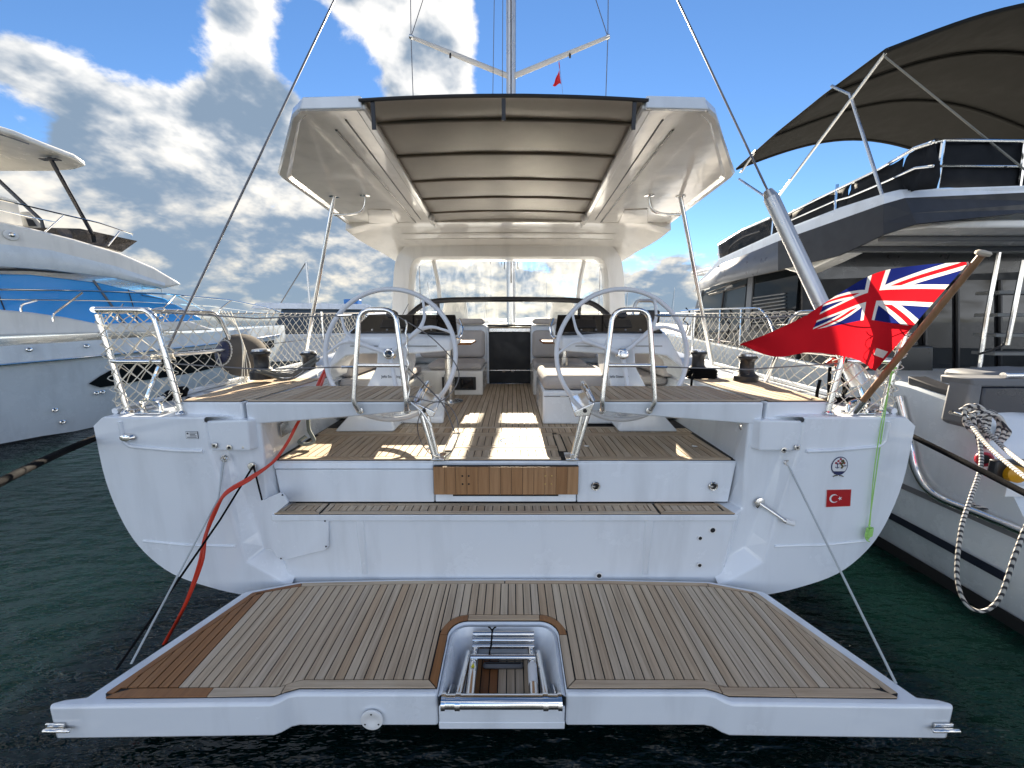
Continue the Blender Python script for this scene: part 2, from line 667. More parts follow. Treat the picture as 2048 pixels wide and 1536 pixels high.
def planks(parent, xa, xb, pitch, ylo, yhi, z0, z1, mat, name='plank', gap=0.007, skip=None, off=0.0, pick=None):
    """fore-and-aft planks between two curves, each a mesh of its own with a recessed seam either side"""
    x = xa
    k = 0
    while x < xb - 0.004:
        x2 = min(x + pitch, xb)
        a, b = x + gap / 2, x2 - gap / 2
        if b - a > 0.006 and not (skip and skip((a + b) / 2)):
            l0, l1, h0, h1 = ylo(a), ylo(b), yhi(a), yhi(b)
            if h0 - l0 > 0.012 or h1 - l1 > 0.012:
                h0, h1 = max(h0, l0 + .002), max(h1, l1 + .002)
                dz = random.uniform(-.0006, .0006)
                m = MB().hexa([(a, l0, z0), (b, l1, z0), (b, h1, z0), (a, h0, z0), (a, l0, z1 + dz), (b, l1, z1 + dz), (b, h1, z1 + dz), (a, h0, z1 + dz)])
                m.build(name, pick((a + b) / 2) if pick else mat, parent, smooth=False)
        x = x2
        k += 1


def board(parent, pts, z0, z1, mat, name='margin_board'):
    return MB().prism(pts, z0, z1).build(name, mat, parent, smooth=False)


# ---- hull
PROF = [(2.60, 1.53), (2.67, 1.47), (2.655, 1.09), (2.585, .78), (2.48, .575), (2.31, .41), (2.06, .305), (1.80, .24), (1.2, .14), (0.0, .06)]
_pr = spline([(w, 0, z) for w, z in PROF[1:9]], 4)
PROF = [PROF[0]] + [(p.x, p.z) for p in _pr] + [PROF[-1]]
HS = [(2.42, 1.0, 0, 0), (3.2, 1.0, .02, .10), (5, 1.0, .06, .35), (8, .985, .13, .6), (11, .90, .22, .65), (14, .68, .32, .6), (16.5, .38, .42, .5), (18.3, .06, .5, .2)]


def hull_ring(y, k, sh, low):
    r = []
    for (w, z) in PROF:
        zz = z + sh * (z / 1.5) - low * max(0, .9 - z) / .9
        r.append((w * k * (1 if z > .8 else 1 - .25 * low * (.9 - z)), zz))
    return [S(-1, w, y, z) for w, z in r] + [S(1, w, y, z) for w, z in r[::-1][1:]]


mb = MB()
mb.grid([hull_ring(*h) for h in HS])
hull = mb.build('hull', GEL, Y, ang=50)

# ---- transom shell
L1 = [(1.945, 1.49), (1.94, 1.31), (1.81, .64), (1.785, .50), (1.50, .31)]
L2 = [(1.90, 1.49), (1.885, 1.29), (1.74, .68), (1.70, .56), (1.46, .40)]
Y2 = 2.505
mb = MB()
for s in (-1, 1):
    outer = [q for q in PROF if q[1] > .235] + [(1.45, .19)]
    mb.face(*[S(s, w, 2.42, z) for w, z in [(1.945, 1.53)] + outer + L1[::-1]])
    for (a, b), (c, d) in zip(zip(L1, L2), zip(L1[1:], L2[1:])):
        mb.face(S(s, a[0], 2.42, a[1]), S(s, c[0], 2.42, c[1]), S(s, d[0], Y2, d[1]), S(s, b[0], Y2, b[1]))
    mb.face(*[S(s, w, Y2, z) for w, z in L2 + [(1.46, .36), (1.66, .85), (1.64, 1.17), (1.64, 1.49)]])
    # splayed cheek down to the lower wall
    mb.face(S(s, 1.66, Y2, .85), S(s, 1.58, 2.44, .85), S(s, 1.50, 2.47, .12), S(s, 1.47, Y2, .36))
    mb.face(S(s, 1.66, Y2, .85), S(s, 1.58, 2.44, .85), S(s, 1.50, 2.62, .85), S(s, 1.62, 2.62, .85))
    mb.face(S(s, 1.66, Y2, .85), S(s, 1.62, 2.62, .85), S(s, 1.64, 2.64, 1.17), S(s, 1.64, Y2, 1.17))
    mb.face(S(s, 1.64, Y2, 1.49), S(s, 1.66, 2.64, 1.49), S(s, 1.64, 2.64, 1.17), S(s, 1.64, Y2, 1.17))
    # block with fittings under the quarter seat
    mb.hexa([S(s, 1.70, 2.455, 1.29), S(s, 1.945, 2.43, 1.30), S(s, 1.95, 2.555, 1.30), S(s, 1.64, 2.555, 1.285),
             S(s, 1.69, 2.455, 1.50), S(s, 1.945, 2.43, 1.50), S(s, 1.95, 2.555, 1.50), S(s, 1.64, 2.555, 1.50)])
    # cockpit side
    mb.grid([[S(s, 1.64, 2.57, .86), S(s, 1.68, 3.4, .9), S(s, 1.72, 5.9, .9)], [S(s, 1.66, 2.57, 1.50), S(s, 1.72, 3.4, 1.52), S(s, 1.76, 5.9, 1.56)]])
    # top of the quarter, outboard rounded corner
    mb.face(S(s, 2.60, 2.42, 1.53), S(s, 2.60, 3.2, 1.55), S(s, 1.66, 3.2, 1.525), S(s, 1.66, 2.57, 1.50), S(s, 1.945, 2.42, 1.53))
mb.face(S(-1, 1.58, 2.44, .85), S(1, 1.58, 2.44, .85), S(1, 1.50, 2.47, .12), S(-1, 1.50, 2.47, .12))
transom = mb.build('transom', GEL, Y, smooth=False, fixn=True, weld=.004)
b = transom.modifiers.new('bevel', 'BEVEL')
b.width, b.segments, b.limit_method, b.angle_limit = .012, 2, 'ANGLE', R(25)

# raised mouldings on the quarter panels and the two slim pilasters of the lower wall
for s in (-1, 1):
    MB().tube([S(s, 1.98, 2.418, 1.30), S(s, 2.15, 2.418, 1.305), S(s, 2.42, 2.418, 1.33)] + [S(s, 2.42 + .07 * math.sin(R(a)), 2.418, 1.40 - .07 * math.cos(R(a))) for a in range(10, 90, 16)] + [S(s, 2.49, 2.418, 1.5)], .013, 8).build('moulding', GEL, transom)
    MB().tube([S(s, 1.85, 2.419, .62), S(s, 2.2, 2.419, .63), S(s, 2.47, 2.419, .66)], .009, 8).build('moulding', GEL, transom)
    MB().hexa([S(s, .98, 2.452, .40), S(s, 1.0, 2.452, .40), S(s, 1.02, 2.466, .36), S(s, .96, 2.466, .36), S(s, .965, 2.432, .83), S(s, 1.015, 2.432, .83), S(s, 1.04, 2.46, .83), S(s, .94, 2.46, .83)]).build('pilaster', GEL, transom)

# ---- deck
mb = MB()
for s in (-1, 1):
    rows = []
    for (y, k, sh, low) in HS[1:]:
        rows.append([S(s, 2.60 * k, y, 1.53 + sh * 1.02), S(s, 2.1 * k, y, 1.545 + sh), S(s, 1.66 * k if y < 6.2 else 0, y, 1.53 + sh + (.04 if y > 6.2 else 0))])
    mb.grid(rows)
mb.build('side_deck', GEL_DECK, Y)
mb = MB()
for s in (-1, 1):
    mb.tube([S(s, 2.60 * k, y, 1.55 + sh * 1.02) for (y, k, sh, low) in [(2.5, 1, 0, 0)] + HS[1:]], .022, 6)
mb.build('toe_rail', GEL, Y)

# ---- cockpit coamings
for s in (-1, 1):
    MB().loft([[S(s, 1.66, y, 1.45), S(s, 2.08, y, 1.45), S(s, 2.00, y, z), S(s, 1.72, y, z)] for y, z in ((3.80, 1.60), (4.05, 1.76), (5.0, 1.82), (6.2, 1.95), (7.4, 2.0))]).build('coaming', GEL, Y, bevel=.02)

# ---- swim platform
PZ = .35
OUT = [(0, 1.60), (1.00, 1.60), (1.035, 1.592), (1.07, 1.565), (1.10, 1.552), (2.135, 1.538), (2.15, 1.56), (2.10, 1.58), (2.01, 1.592), (1.755, 2.30), (1.74, 2.325), (1.42, 2.425), (0.7, 2.45), (0, 2.455)]
RW, RY = .305, 2.06                                  # ladder recess half width and far end
rec = [(RW + .01, 1.60)] + [(RW + .01, 1.92)] + arc(RW - .09, RY - .11, .10, 0, 90, 6) + [(0, RY - .01)]
half = rec[::-1] + OUT[1:]
poly = [(X0 + w, y) for w, y in half[:-1]] + [(X0 - w, y) for w, y in half[::-1][:-1]]
mb = MB()
mb.prism(poly, PZ - .185, PZ)
platform = mb.build('swim_platform', GEL, Y, bevel=.016, seg=3)
mb = MB()
mb.box(X0 - RW - .005, X0 + RW + .005, 1.59, RY - .02, PZ - .19, PZ - .15)
mb.build('recess_floor', GEL, platform, bevel=.004)
# sloping white liner of the recess
lt = [(RW - .012, 1.605), (RW - .012, 1.92)] + arc(RW - .10, RY - .125, .088, 0, 90, 6) + [(0, RY - .037)]
lb_ = [(RW - .070, 1.605), (RW - .070, 1.90)] + arc(RW - .13, RY - .16, .06, 0, 90, 6) + [(0, RY - .10)]
mb = MB()
for s in (-1, 1):
    mb.grid([[(X0 + s * (w + .02), y + (.02 if y > 1.95 else 0), PZ - .02) for w, y in lt], [(X0 + s * w, y, PZ - .004) for w, y in lt], [(X0 + s * w, y, PZ - .147) for w, y in lb_]])
mb.build('recess_liner', GEL, platform, ang=50)
# inner rim of the recess
rim = [(X0 + w - .0, y) for w, y in rec[::-1]]
rim = [(2 * X0 - x, y) for x, y in rim[::-1][:-1]] + rim


# teak on the platform
def ylo(x):
    w = abs(x - X0)
    return pw(w, [(0, 1.672), (1.0, 1.672), (1.05, 1.655), (1.10, 1.632), (2.2, 1.625)])


def side_in(y):
    return pw(y, [(1.592, 1.945), (2.30, 1.70)])


def yhi(x):
    w = abs(x - X0)
    ytop = pw(w, [(0, 2.385), (.7, 2.38), (1.40, 2.355), (1.66, 2.28)])
    yside = 2.30 - (w - 1.635) * (2.30 - 1.60) / (1.885 - 1.635)
    return min(ytop, yside)


zt = PZ + .010


def in_recess(x):
    return abs(x - X0) < RW + .065


mb = MB()
tp = [(0, 1.625), (1.0, 1.625), (1.06, 1.605), (1.10, 1.585), (1.90, 1.575), (1.93, 1.60), (1.685, 2.295), (1.40, 2.395), (.7, 2.418), (0, 2.423)]
rc2 = [(RW + .015, 1.626)] + [(RW + .015, 1.92)] + arc(RW - .09, RY - .11, .107, 0, 90, 6) + [(0, RY - .002)]
hp = rc2[::-1] + tp[1:]
mb.prism([(X0 + w, y) for w, y in hp[:-1]] + [(X0 - w, y) for w, y in hp[::-1][:-1]], PZ + .001, PZ + .0045)
mb.build('caulking', RUBBER, platform, smooth=False)


def new_left(x):
    return TEAK_NEW if x < X0 - 1.60 else TEAK


planks(platform, X0 - 1.90, X0 - (RW + .066), .0500, ylo, yhi, PZ + .004, zt, TEAK, 'deck_plank', pick=new_left)
planks(platform, X0 + RW + .066, X0 + 1.90, .0500, ylo, yhi, PZ + .004, zt, TEAK, 'deck_plank')
n = 15
planks(platform, X0 - (RW + .066), X0 + RW + .066, 2 * (RW + .066) / n, lambda x: RY + .046 if abs(x - X0) < RW - .09 else RY - .11 + math.sqrt(max(.0006, .156 ** 2 - (abs(x - X0) - RW + .09) ** 2)), yhi, PZ + .004, zt, TEAK, 'deck_plank')
for s in (-1, 1):
    f = TEAK_NEW if s < 0 else TEAK
    fx = TEAK_X

    def W(w, y):
        return (X0 + s * w, y)
    # near margin in two lengths, with the little jog
    board(platform, [W(RW + .025, 1.628), W(1.0, 1.628), W(1.055, 1.61), W(1.072, 1.60), W(1.072, 1.641), W(1.045, 1.655), W(1.0, 1.667), W(RW + .066, 1.667)], PZ + .004, zt, fx)
    board(platform, [W(1.078, 1.598), W(1.10, 1.588), W(1.42, 1.582), W(1.42, 1.625), W(1.10, 1.628), W(1.078, 1.637)], PZ + .004, zt, fx if s > 0 else TEAK_X)
    board(platform, [W(1.424, 1.582), W(1.905, 1.577), W(1.885, 1.596), W(1.82, 1.621), W(1.424, 1.625)], PZ + .004, zt, TEAK_NEW if s < 0 else fx)
    # raking side margin
    board(platform, [W(1.89, 1.598), W(1.925, 1.602), W(1.68, 2.292), W(1.645, 2.288)], PZ + .004, zt, f)
    # far margin
    board(platform, [W(1.66, 2.288), W(1.678, 2.296), W(1.402, 2.39), W(1.392, 2.36)], PZ + .004, zt, TEAK_NEW if s < 0 else fx)
    board(platform, [W(1.387, 2.361), W(1.397, 2.392), W(.7, 2.415), W(.004, 2.42), W(.004, 2.39), W(.7, 2.385)], PZ + .004, zt, fx)
    # surround of the recess
    board(platform, [W(RW + .019, 1.630), W(RW + .06, 1.669), W(RW + .06, 1.948), W(RW + .019, 1.948)], PZ + .004, zt, f)
    ar = [W(w, y) for w, y in arc(RW - .09, RY - .11, .111, 1, 88, 7)] + [W(w, y) for w, y in arc(RW - .09, RY - .11, .150, 88, 1, 7)]
    board(platform, ar, PZ + .004, zt, TEAK_NEW)
board(platform, [(X0 - .2155, RY + .003), (X0 + .2155, RY + .003), (X0 + .2155, RY + .040), (X0 - .2155, RY + .040)], PZ + .004, zt, TEAK_X)

# floor of the recess: short planks, two dark slotted pads
for i in range(7):
    x = X0 - .165 + i * .047
    MB().box(x, x + .041, 1.64, 1.95, PZ - .149, PZ - .138).build('recess_plank', TEAK_NEW if i < 3 else TEAK, platform, smooth=False)
MB().box(X0 - .20, X0 + .20, 1.62, 1.955, PZ - .151, PZ - .146).build('caulking', RUBBER, platform, smooth=False)
for y in (1.915, 1.865):
    MB().box(X0 - .115, X0 + .115, y, y + .034, PZ - .14, PZ - .112).build('slotted_pad', GREYPAD, platform, bevel=.014)
    MB().box(X0 - .10, X0 + .10, y + .013, y + .021, PZ - .113, PZ - .1105).build('slot', RUBBER, platform, smooth=False)

MB().box(X0 - RW - .004, X0 + RW + .004, 1.592, 1.606, PZ - .184, PZ - .062).build('recess_front', GEL, platform, bevel=.008)
# folded telescopic ladder lying in the recess
lad = thing('boarding_ladder', 'polished folding ladder lying in the notch of the teak platform', 'ladder', (X0, 1.6, PZ - .14))
mb = MB()
mb.tube([(X0 - .285, 1.595, PZ - .035), (X0 + .285, 1.595, PZ - .035)], .032, 16)
hinge = mb.build('hinge_tube', STEEL, lad)
for s in (-1, 1):
    MB().tube([(X0 + s * .20, 1.595, PZ - .035), (X0 + s * .225, 1.595, PZ - .035)], .037, 16).build('clamp', STEEL, hinge)
    MB().tube([(X0 + s * .272, 1.595, PZ - .035), (X0 + s * .292, 1.595, PZ - .035)], .037, 16).build('clamp', STEEL, hinge)
    MB().tube([(X0 + s * .222, 1.61, PZ - .055), (X0 + s * .200, 1.93, PZ - .090)], .019, 12).build('side_rail', STEEL, lad)
    MB().tube([(X0 + s * .160, 1.61, PZ - .05), (X0 + s * .160, 1.86, PZ - .065)], .024, 12).build('side_rail', STEEL, lad)
    MB().tube([(X0 + s * .160, 1.86, PZ - .065), (X0 + s * .157, 1.95, PZ - .080)], .017, 12).build('side_rail', STEEL, lad)
    MB().ext([(X0 + s * .262, 1.60, PZ - .10), (X0 + s * .262, 1.60, PZ - .01), (X0 + s * .255, 1.69, PZ - .035), (X0 + s * .25, 1.745, PZ - .10)], (s * .007, 0, 0)).build('hinge_plate', STEEL, lad)
for i, (y, z) in enumerate(((1.845, -.035), (1.945, -.060), (1.962, -.035), (1.980, -.010))):
    MB().tube([(X0 - .178, y, PZ + z), (X0 + .178, y, PZ + z)], .014, 10, sx=1.0).build('rung', STEEL, lad)
MB().tube(spline([(X0 - .075, 1.85, PZ - .06), (X0 - .074, 1.86, PZ - .012), (X0 - .07, 1.92, PZ - .03), (X0 - .065, 1.982, PZ + .010), (X0 - .065, 2.0, PZ - .02)]), .0045, 6).build('lashing', ROPE_B, lad)
for dx in (-.022, .022):
    MB().tube(spline([(X0 - .066, 1.978, PZ + .010), (X0 - .066 + dx * .6, 1.99, PZ + .020), (X0 - .066 + dx, 1.985, PZ + .028)]), .004, 6).build('lashing_end', ROPE_B, lad)
MB().tube([(X0 + .160, 1.70, PZ - .0555), (X0 + .160, 1.82, PZ - .0627)], .0252, 14).build('paper_label', WHITE_P, lad)
YEL = plain('yellow_warning_print', (0.62, 0.55, 0.03), 0.5)
MB().face((X0 - .172, 1.78, PZ - .034), (X0 - .148, 1.78, PZ - .034), (X0 - .160, 1.81, PZ - .034)).build('warning_triangle', YEL, lad, smooth=False, fixn=False)

# fittings on the platform's edge
mb = MB()
c = P(745, 1437, y=1.592)
mb.lathe([(.052, 0), (.055, .006), (.053, .012), (.048, .013), (.03, .012), (.02, .006)], c, (0, -1, 0), 28)
soc = mb.build('round_socket', WHITE_P, platform)
for a in (90, 210, 330):
    q = c + Vector((.038 * math.cos(R(a)), -.0135, .038 * math.sin(R(a))))
    MB().lathe([(.0045, 0), (.004, .001)], q, (0, -1, 0), 10).build('screw', RUBBER, soc)
for s in (-1, 1):
    x = X0 + s * 2.08
    mb = MB()
    mb.box(min(x, x + s * .05) - .03, max(x, x + s * .05) + .01, 1.528, 1.537, PZ - .12, PZ - .085)
    mb.tube([(x - s * .05, 1.518, PZ - .108), (x + s * .078, 1.518, PZ - .108)], .009, 8)
    mb.build('folding_cleat', STEEL, platform, bevel=.003)

# ---- ledge half way up the transom, teak topped
mb = MB()
mb.prism([(X0 - 1.585, 2.425), (X0 + 1.585, 2.425), (X0 + 1.52, 2.60), (X0 - 1.52, 2.60)], .80, .845)
ledge = mb.build('transom_step', GEL, Y, bevel=.006)
MB().prism([(X0 - 1.56, 2.43), (X0 + 1.56, 2.43), (X0 + 1.50, 2.578), (X0 - 1.50, 2.578)], .845, .849).build('caulking', RUBBER, ledge, smooth=False)
z0, z1 = .848, .856
for (a, b) in ((-1.565, -1.262), (-1.25, 1.05), (1.062, 1.565)):
    ra = .055 if a < -1.5 else .045
    rb = -.055 if b > 1.5 else -.045
    A, B = X0 + a, X0 + b
    sl = .0
    board(ledge, [(A, 2.431), (B, 2.431), (B + rb, 2.464), (A + ra, 2.464)], z0, z1, TEAK_X)
    board(ledge, [(A + ra, 2.548), (B + rb, 2.548), (B + rb * .9, 2.576), (A + ra * .9, 2.576)], z0, z1, TEAK_X)
    board(ledge, [(A + .006, 2.436), (A + ra - .006, 2.468), (A + ra - .006, 2.574), (A + (.035 if a < -1.5 else .003), 2.574)], z0, z1, TEAK)
    board(ledge, [(B - .006, 2.436), (B + rb + .006, 2.468), (B + rb + .006, 2.574), (B - (.035 if b > 1.5 else .003), 2.574)], z0, z1, TEAK)
    planks(ledge, A + ra, B + rb, .056, lambda x: 2.470, lambda x: 2.542, z0, z1, TEAK, 'step_plank')

# ---- riser under the cockpit sole: two locker fronts and the slot with the teak tread
mb = MB()
mb.face(S(-1, 1.60, 2.60, .82), S(1, 1.60, 2.60, .82), S(1, 1.66, 2.62, 1.15), S(-1, 1.66, 2.62, 1.15))
mb.build('riser', RUBBER, Y, smooth=False)


def panel(name, w0, w1, z0, z1, s0=0, s1=0, y0=2.572, t=.03, mat=GEL, par=Y, bev=.008):
    """upright plate facing aft; s0/s1 skew its two ends"""
    m = MB().ext([(X0 + w0, y0, z0), (X0 + w1, y0, z0), (X0 + w1 + s1, y0 + .015, z1), (X0 + w0 + s0, y0 + .015, z1)], (0, t, 0))
    return m.build(name, mat, par, bevel=bev)


lp = panel('locker_front', -1.595, -.505, .865, 1.105, -.035, 0)
panel('locker_lip', -1.632, -.505, 1.110, 1.158, -.01, 0, y0=2.578, t=.05)
rp = panel('locker_front', .515, 1.595, .865, 1.158, 0, .04)
panel('tread_housing', -.50, .51, .865, .935, 0, 0, y0=2.576)
panel('tread_housing', -.40, .41, 1.148, 1.162, 0, 0, y0=2.59)
MB().box(X0 - .37, X0 + .38, 2.566, 2.574, .915, .923).build('slot', RUBBER, lp, smooth=False)
tread = MB().box(X0 - .50, X0 + .515, 2.552, 2.578, .936, 1.142).build('hinged_tread', RUBBER, Y, smooth=False)
n = 13
for i in range(n):
    a = X0 - .50 + i * 1.015 / n
    MB().box(a + .0012, a + 1.015 / n - .0012, 2.544, 2.553, .937, 1.141).build('stave', TEAK_V, tread, smooth=False)
BRASS = plain('brass_screw', (0.55, 0.38, 0.16), 0.3, 0.9)
for cx in (-.275, .305):
    for dx in (-.022, .022):
        for zz in (1.015, 1.075):
            MB().lathe([(.007, 0), (.006, .003), (.001, .004)], (X0 + cx + dx, 2.5445, zz), (0, -1, 0), 10).build('screw', BRASS if cx > 0 else RUBBER, tread)
for u in (1191, 1426):
    c = P(u, 972, y=2.575)
    la = MB().lathe([(.031, 0), (.033, .006), (.030, .010), (.022, .009), (.018, .004)], c, (0, -1, 0), 24).build('locker_latch', STEEL, rp)
    MB().lathe([(.018, 0), (.016, .006), (.004, .006)], c - Vector((0, .0045, 0)), (0, -1, 0), 18).build('keyhole', BLACK, la)
    MB().box(c.x - .024, c.x - .004, c.y - .013, c.y - .009, c.z - .006, c.z + .006).build('tongue', BRUSHED, la, bevel=.002)

# bolted cover plate on the left of the lower wall
zp = [(497, 1012), (560, 986), (566, 990), (576, 1006), (551, 1028), (652, 1031), (657, 1035), (656, 1094), (650, 1101), (575, 1119), (566, 1121), (552, 1114), (546, 1101), (541, 1098), (524, 1098), (519, 1090)]
mb = MB()
pl = [P(u, v, y=2.425 + max(0, (560 - u)) * .0021) for u, v in zp]
mb.ext(pl, (0, .02, 0))
cover = mb.build('cover_plate', GEL, Y, bevel=.004)
for u, v in ((500, 1018), (565, 990), (650, 1042), (652, 1093), (562, 1117)):
    q = P(u, v, y=2.421 + max(0, (560 - u)) * .0021)
    MB().lathe([(.006, 0), (.005, .003), (.001, .004)], q, (0, -1, 0), 10).build('screw', RUBBER, cover)
# through-hull openings on the right
for u, v, r in ((1425, 1060, .018), (1400, 1076, .013), (1399, 1130, .013), (1198, 1151, .017)):
    q = P(u, v, y=2.447)
    o = MB().lathe([(r * 1.45, 0), (r * 1.4, .004), (r, .005), (r * .9, -.01)], q, (0, -1, 0), 20).build('skin_fitting', WHITE_P, transom)
    MB().lathe([(r * .92, 0), (r * .2, .0005)], q - Vector((0, .0045, 0)), (0, -1, 0), 18).build('hole', DARK, o)

# ---- cockpit sole
SZ = 1.17
mb = MB()
mb.prism([(X0 - 1.66, 2.60), (X0 + 1.66, 2.60), (X0 + 1.74, 5.95), (X0 - 1.74, 5.95)], SZ - .05, SZ - .008)
sole = mb.build('cockpit_sole', GEL, Y, bevel=.004)
MB().prism([(X0 - 1.645, 2.612), (X0 + 1.645, 2.612), (X0 + 1.72, 5.94), (X0 - 1.72, 5.94)], SZ - .008, SZ - .004).build('caulking', RUBBER, sole, smooth=False)
sz0, sz1 = SZ - .0045, SZ + .004


def rows(xa, xb, y0, y1, nm='sole_plank'):
    planks(sole, xa, xb, .057, lambda x: y0, lambda x: y1, sz0, sz1, TEAK, nm)


for (a, b) in ((-1.61, -.47), (.47, 1.61)):
    rows(X0 + a, X0 + b, 2.668, 3.165)
    board(sole, [(X0 + a, 2.615), (X0 + b, 2.615), (X0 + b, 2.661), (X0 + a, 2.661)], sz0, sz1, TEAK_X)
    board(sole, [(X0 + a, 3.172), (X0 + b, 3.172), (X0 + b, 3.212), (X0 + a, 3.212)], sz0, sz1, TEAK_X)
    board(sole, [(X0 + a - .03, 3.222), (X0 + b, 3.222), (X0 + b, 3.262), (X0 + a - .03, 3.262)], sz0, sz1, TEAK_X)
rows(X0 - .40, X0 + .40, 2.668, 2.80)
rows(X0 - .40, X0 + .40, 2.915, 3.165)
for (y0, y1) in ((2.615, 2.661), (2.807, 2.845), (2.865, 2.908), (3.172, 3.212), (3.222, 3.262)):
    board(sole, [(X0 - .40, y0), (X0 + .40, y0), (X0 + .40, y1), (X0 - .40, y1)], sz0, sz1, TEAK_X)
for a in (-.46, .41):
    board(sole, [(X0 + a, 2.80), (X0 + a + .05, 2.80), (X0 + a + .05, 3.21), (X0 + a, 3.21)], sz0, sz1, TEAK)
rows(X0 - 1.64, X0 + 1.64, 3.272, 3.40)
board(sole, [(X0 - 1.0, 3.408), (X0 + 1.0, 3.408), (X0 + 1.0, 3.45), (X0 - 1.0, 3.45)], sz0, sz1, TEAK_X)
rows(X0 - 1.2, X0 + .72, 3.458, 5.90)
for u, v, r in ((1014, 881, .062), (858, 897, .022), (1173, 893, .022), (1389, 893, .022)):
    q = P(u, v, z=SZ + .004)
    o = MB().lathe([(r, 0), (r * .98, .004), (r * .8, .005), (r * .2, .0045)], q, (0, 0, 1), 24).build('deck_ring', STEEL, sole)

# ---- helm seats across the stern
STZ = 1.61
for s in (-1, 1):
    def W(w, y, z):
        return S(s, w, y, z)
    # main seat: fascia tapers towards the inner end
    top = [(.56, 2.50), (1.725, 2.50), (1.66, 3.10), (.62, 3.10)]
    low = [(.57, 2.53, 1.545), (1.1, 2.52, 1.50), (1.725, 2.50, 1.455), (1.66, 3.10, 1.50), (.62, 3.10, 1.545)]
    mb = MB()
    tp = [W(.56, 2.50, STZ), W(1.1, 2.50, STZ), W(1.725, 2.50, STZ), W(1.66, 3.10, STZ), W(.62, 3.10, STZ)]
    mb.loft([[W(*q) for q in low], tp])
    seat = mb.build('helm_seat', GEL, Y, bevel=.012, seg=3)
    MB().prism([(X0 + s * w, y) for w, y in ((.575, 2.512), (1.712, 2.512), (1.65, 3.09), (.635, 3.09))], STZ + .0005, STZ + .004).build('caulking', RUBBER, seat, smooth=False)
    lo_, hi_ = (lambda x: 2.552), (lambda x: 3.085)
    xs = sorted((X0 + s * .60, X0 + s * 1.68))
    planks(seat, xs[0], xs[1], .060, lambda x: 2.552, lambda x: 3.085 - max(0, abs(x - X0) - 1.63) * 8, STZ + .0035, STZ + .010, TEAK, 'seat_plank')
    board(seat, [(X0 + s * w, y) for w, y in ((.58, 2.514), (1.710, 2.514), (1.705, 2.546), (.585, 2.546))], STZ + .0035, STZ + .010, TEAK_X)
    # quarter seat outboard of it
    mb = MB()
    mb.loft([[W(1.745, 2.50, 1.455), W(2.20, 2.50, 1.455), W(2.36, 3.75, 1.49), W(1.70, 3.75, 1.49)], [W(1.75, 2.50, STZ), W(2.17, 2.51, STZ), W(2.30, 3.78, STZ), W(1.69, 3.78, STZ)]])
    q = mb.build('quarter_deck_box', GEL, Y, bevel=.012, seg=3)
    MB().prism([(X0 + s * w, y) for w, y in ((1.762, 2.512), (2.155, 2.52), (2.285, 3.765), (1.70, 3.765))], STZ + .0005, STZ + .004).build('caulking', RUBBER, q, smooth=False)
    xs = sorted((X0 + s * 1.71, X0 + s * 2.24))

    def qlo(x):
        return 2.552 + max(0, abs(x - X0) - 2.12) * 9.6
    planks(q, xs[0], xs[1], .060, qlo, lambda x: 3.76, STZ + .0035, STZ + .010, TEAK, 'seat_plank')
    board(q, [(X0 + s * w, y) for w, y in ((1.765, 2.514), (2.15, 2.522), (2.145, 2.546), (1.766, 2.546))], STZ + .0035, STZ + .010, TEAK_X)
    board(q, [(X0 + s * w, y) for w, y in ((2.125, 2.55), (2.158, 2.55), (2.285, 3.76), (2.25, 3.76))], STZ + .0035, STZ + .010, TEAK)
    # polished inner end, wedge shaped
    mb = MB()
    mb.loft([[W(.57, 2.49, 1.52), W(.60, 2.49, 1.615), W(.46, 2.50, 1.545), W(.475, 2.50, 1.51)], [W(.60, 2.80, 1.56), W(.62, 2.80, 1.64), W(.475, 2.83, 1.575), W(.49, 2.83, 1.54)]])
    e = mb.build('end_casting', STEEL, seat, bevel=.006)
    MB().tube(rounded([W(.60, 2.52, 1.61), W(.56, 2.60, 1.70), W(.56, 2.78, 1.71), W(.61, 2.84, 1.62)], .05), .014, 10).build('grab_handle', STEEL, seat)
    MB().lathe([(.014, 0), (.013, .004), (.004, .005)], W(.535, 2.489, 1.555), (0, -1, 0), 14).build('bolt', BLACK, e)
    # twin struts down to a bracket on the sole
    for dw in (0.0, .042):
        MB().tube([W(.545 + dw, 2.60, 1.53), W(.475 + dw * .6, 2.60, 1.185)], .016, 10).build('strut', STEEL, seat)
    br = MB().box(min(X0 + s * .43, X0 + s * .52), max(X0 + s * .43, X0 + s * .52), 2.575, 2.72, SZ + .004, SZ + .016).build('strut_bracket', STEEL, Y, bevel=.003)
    MB().box(X0 + s * .475 - .012, X0 + s * .475 + .012, 2.58, 2.62, SZ + .014, SZ + .05).build('lug', STEEL, br, bevel=.003)
    # stainless backrest hoop with a crossbar
    pts = rounded([W(.965, 2.485, 1.56), W(.985, 2.46, 1.62), W(.925, 2.50, 2.215), W(.695, 2.50, 2.215), W(.640, 2.46, 1.62), W(.650, 2.485, 1.56)], .085, 7)
    hoop = MB().tube(pts, .0165, 12).build('backrest_hoop', STEEL, Y)
    MB().tube([W(.955, 2.482, 1.86), W(.667, 2.482, 1.86)], .0135, 10).build('crossbar', STEEL, hoop)
    for w in (.965, .65):
        MB().lathe([(.024, 0), (.022, .006), (.012, .008)], W(w, 2.498, 1.555), (0, -1, 0), 16).build('foot', STEEL, hoop)

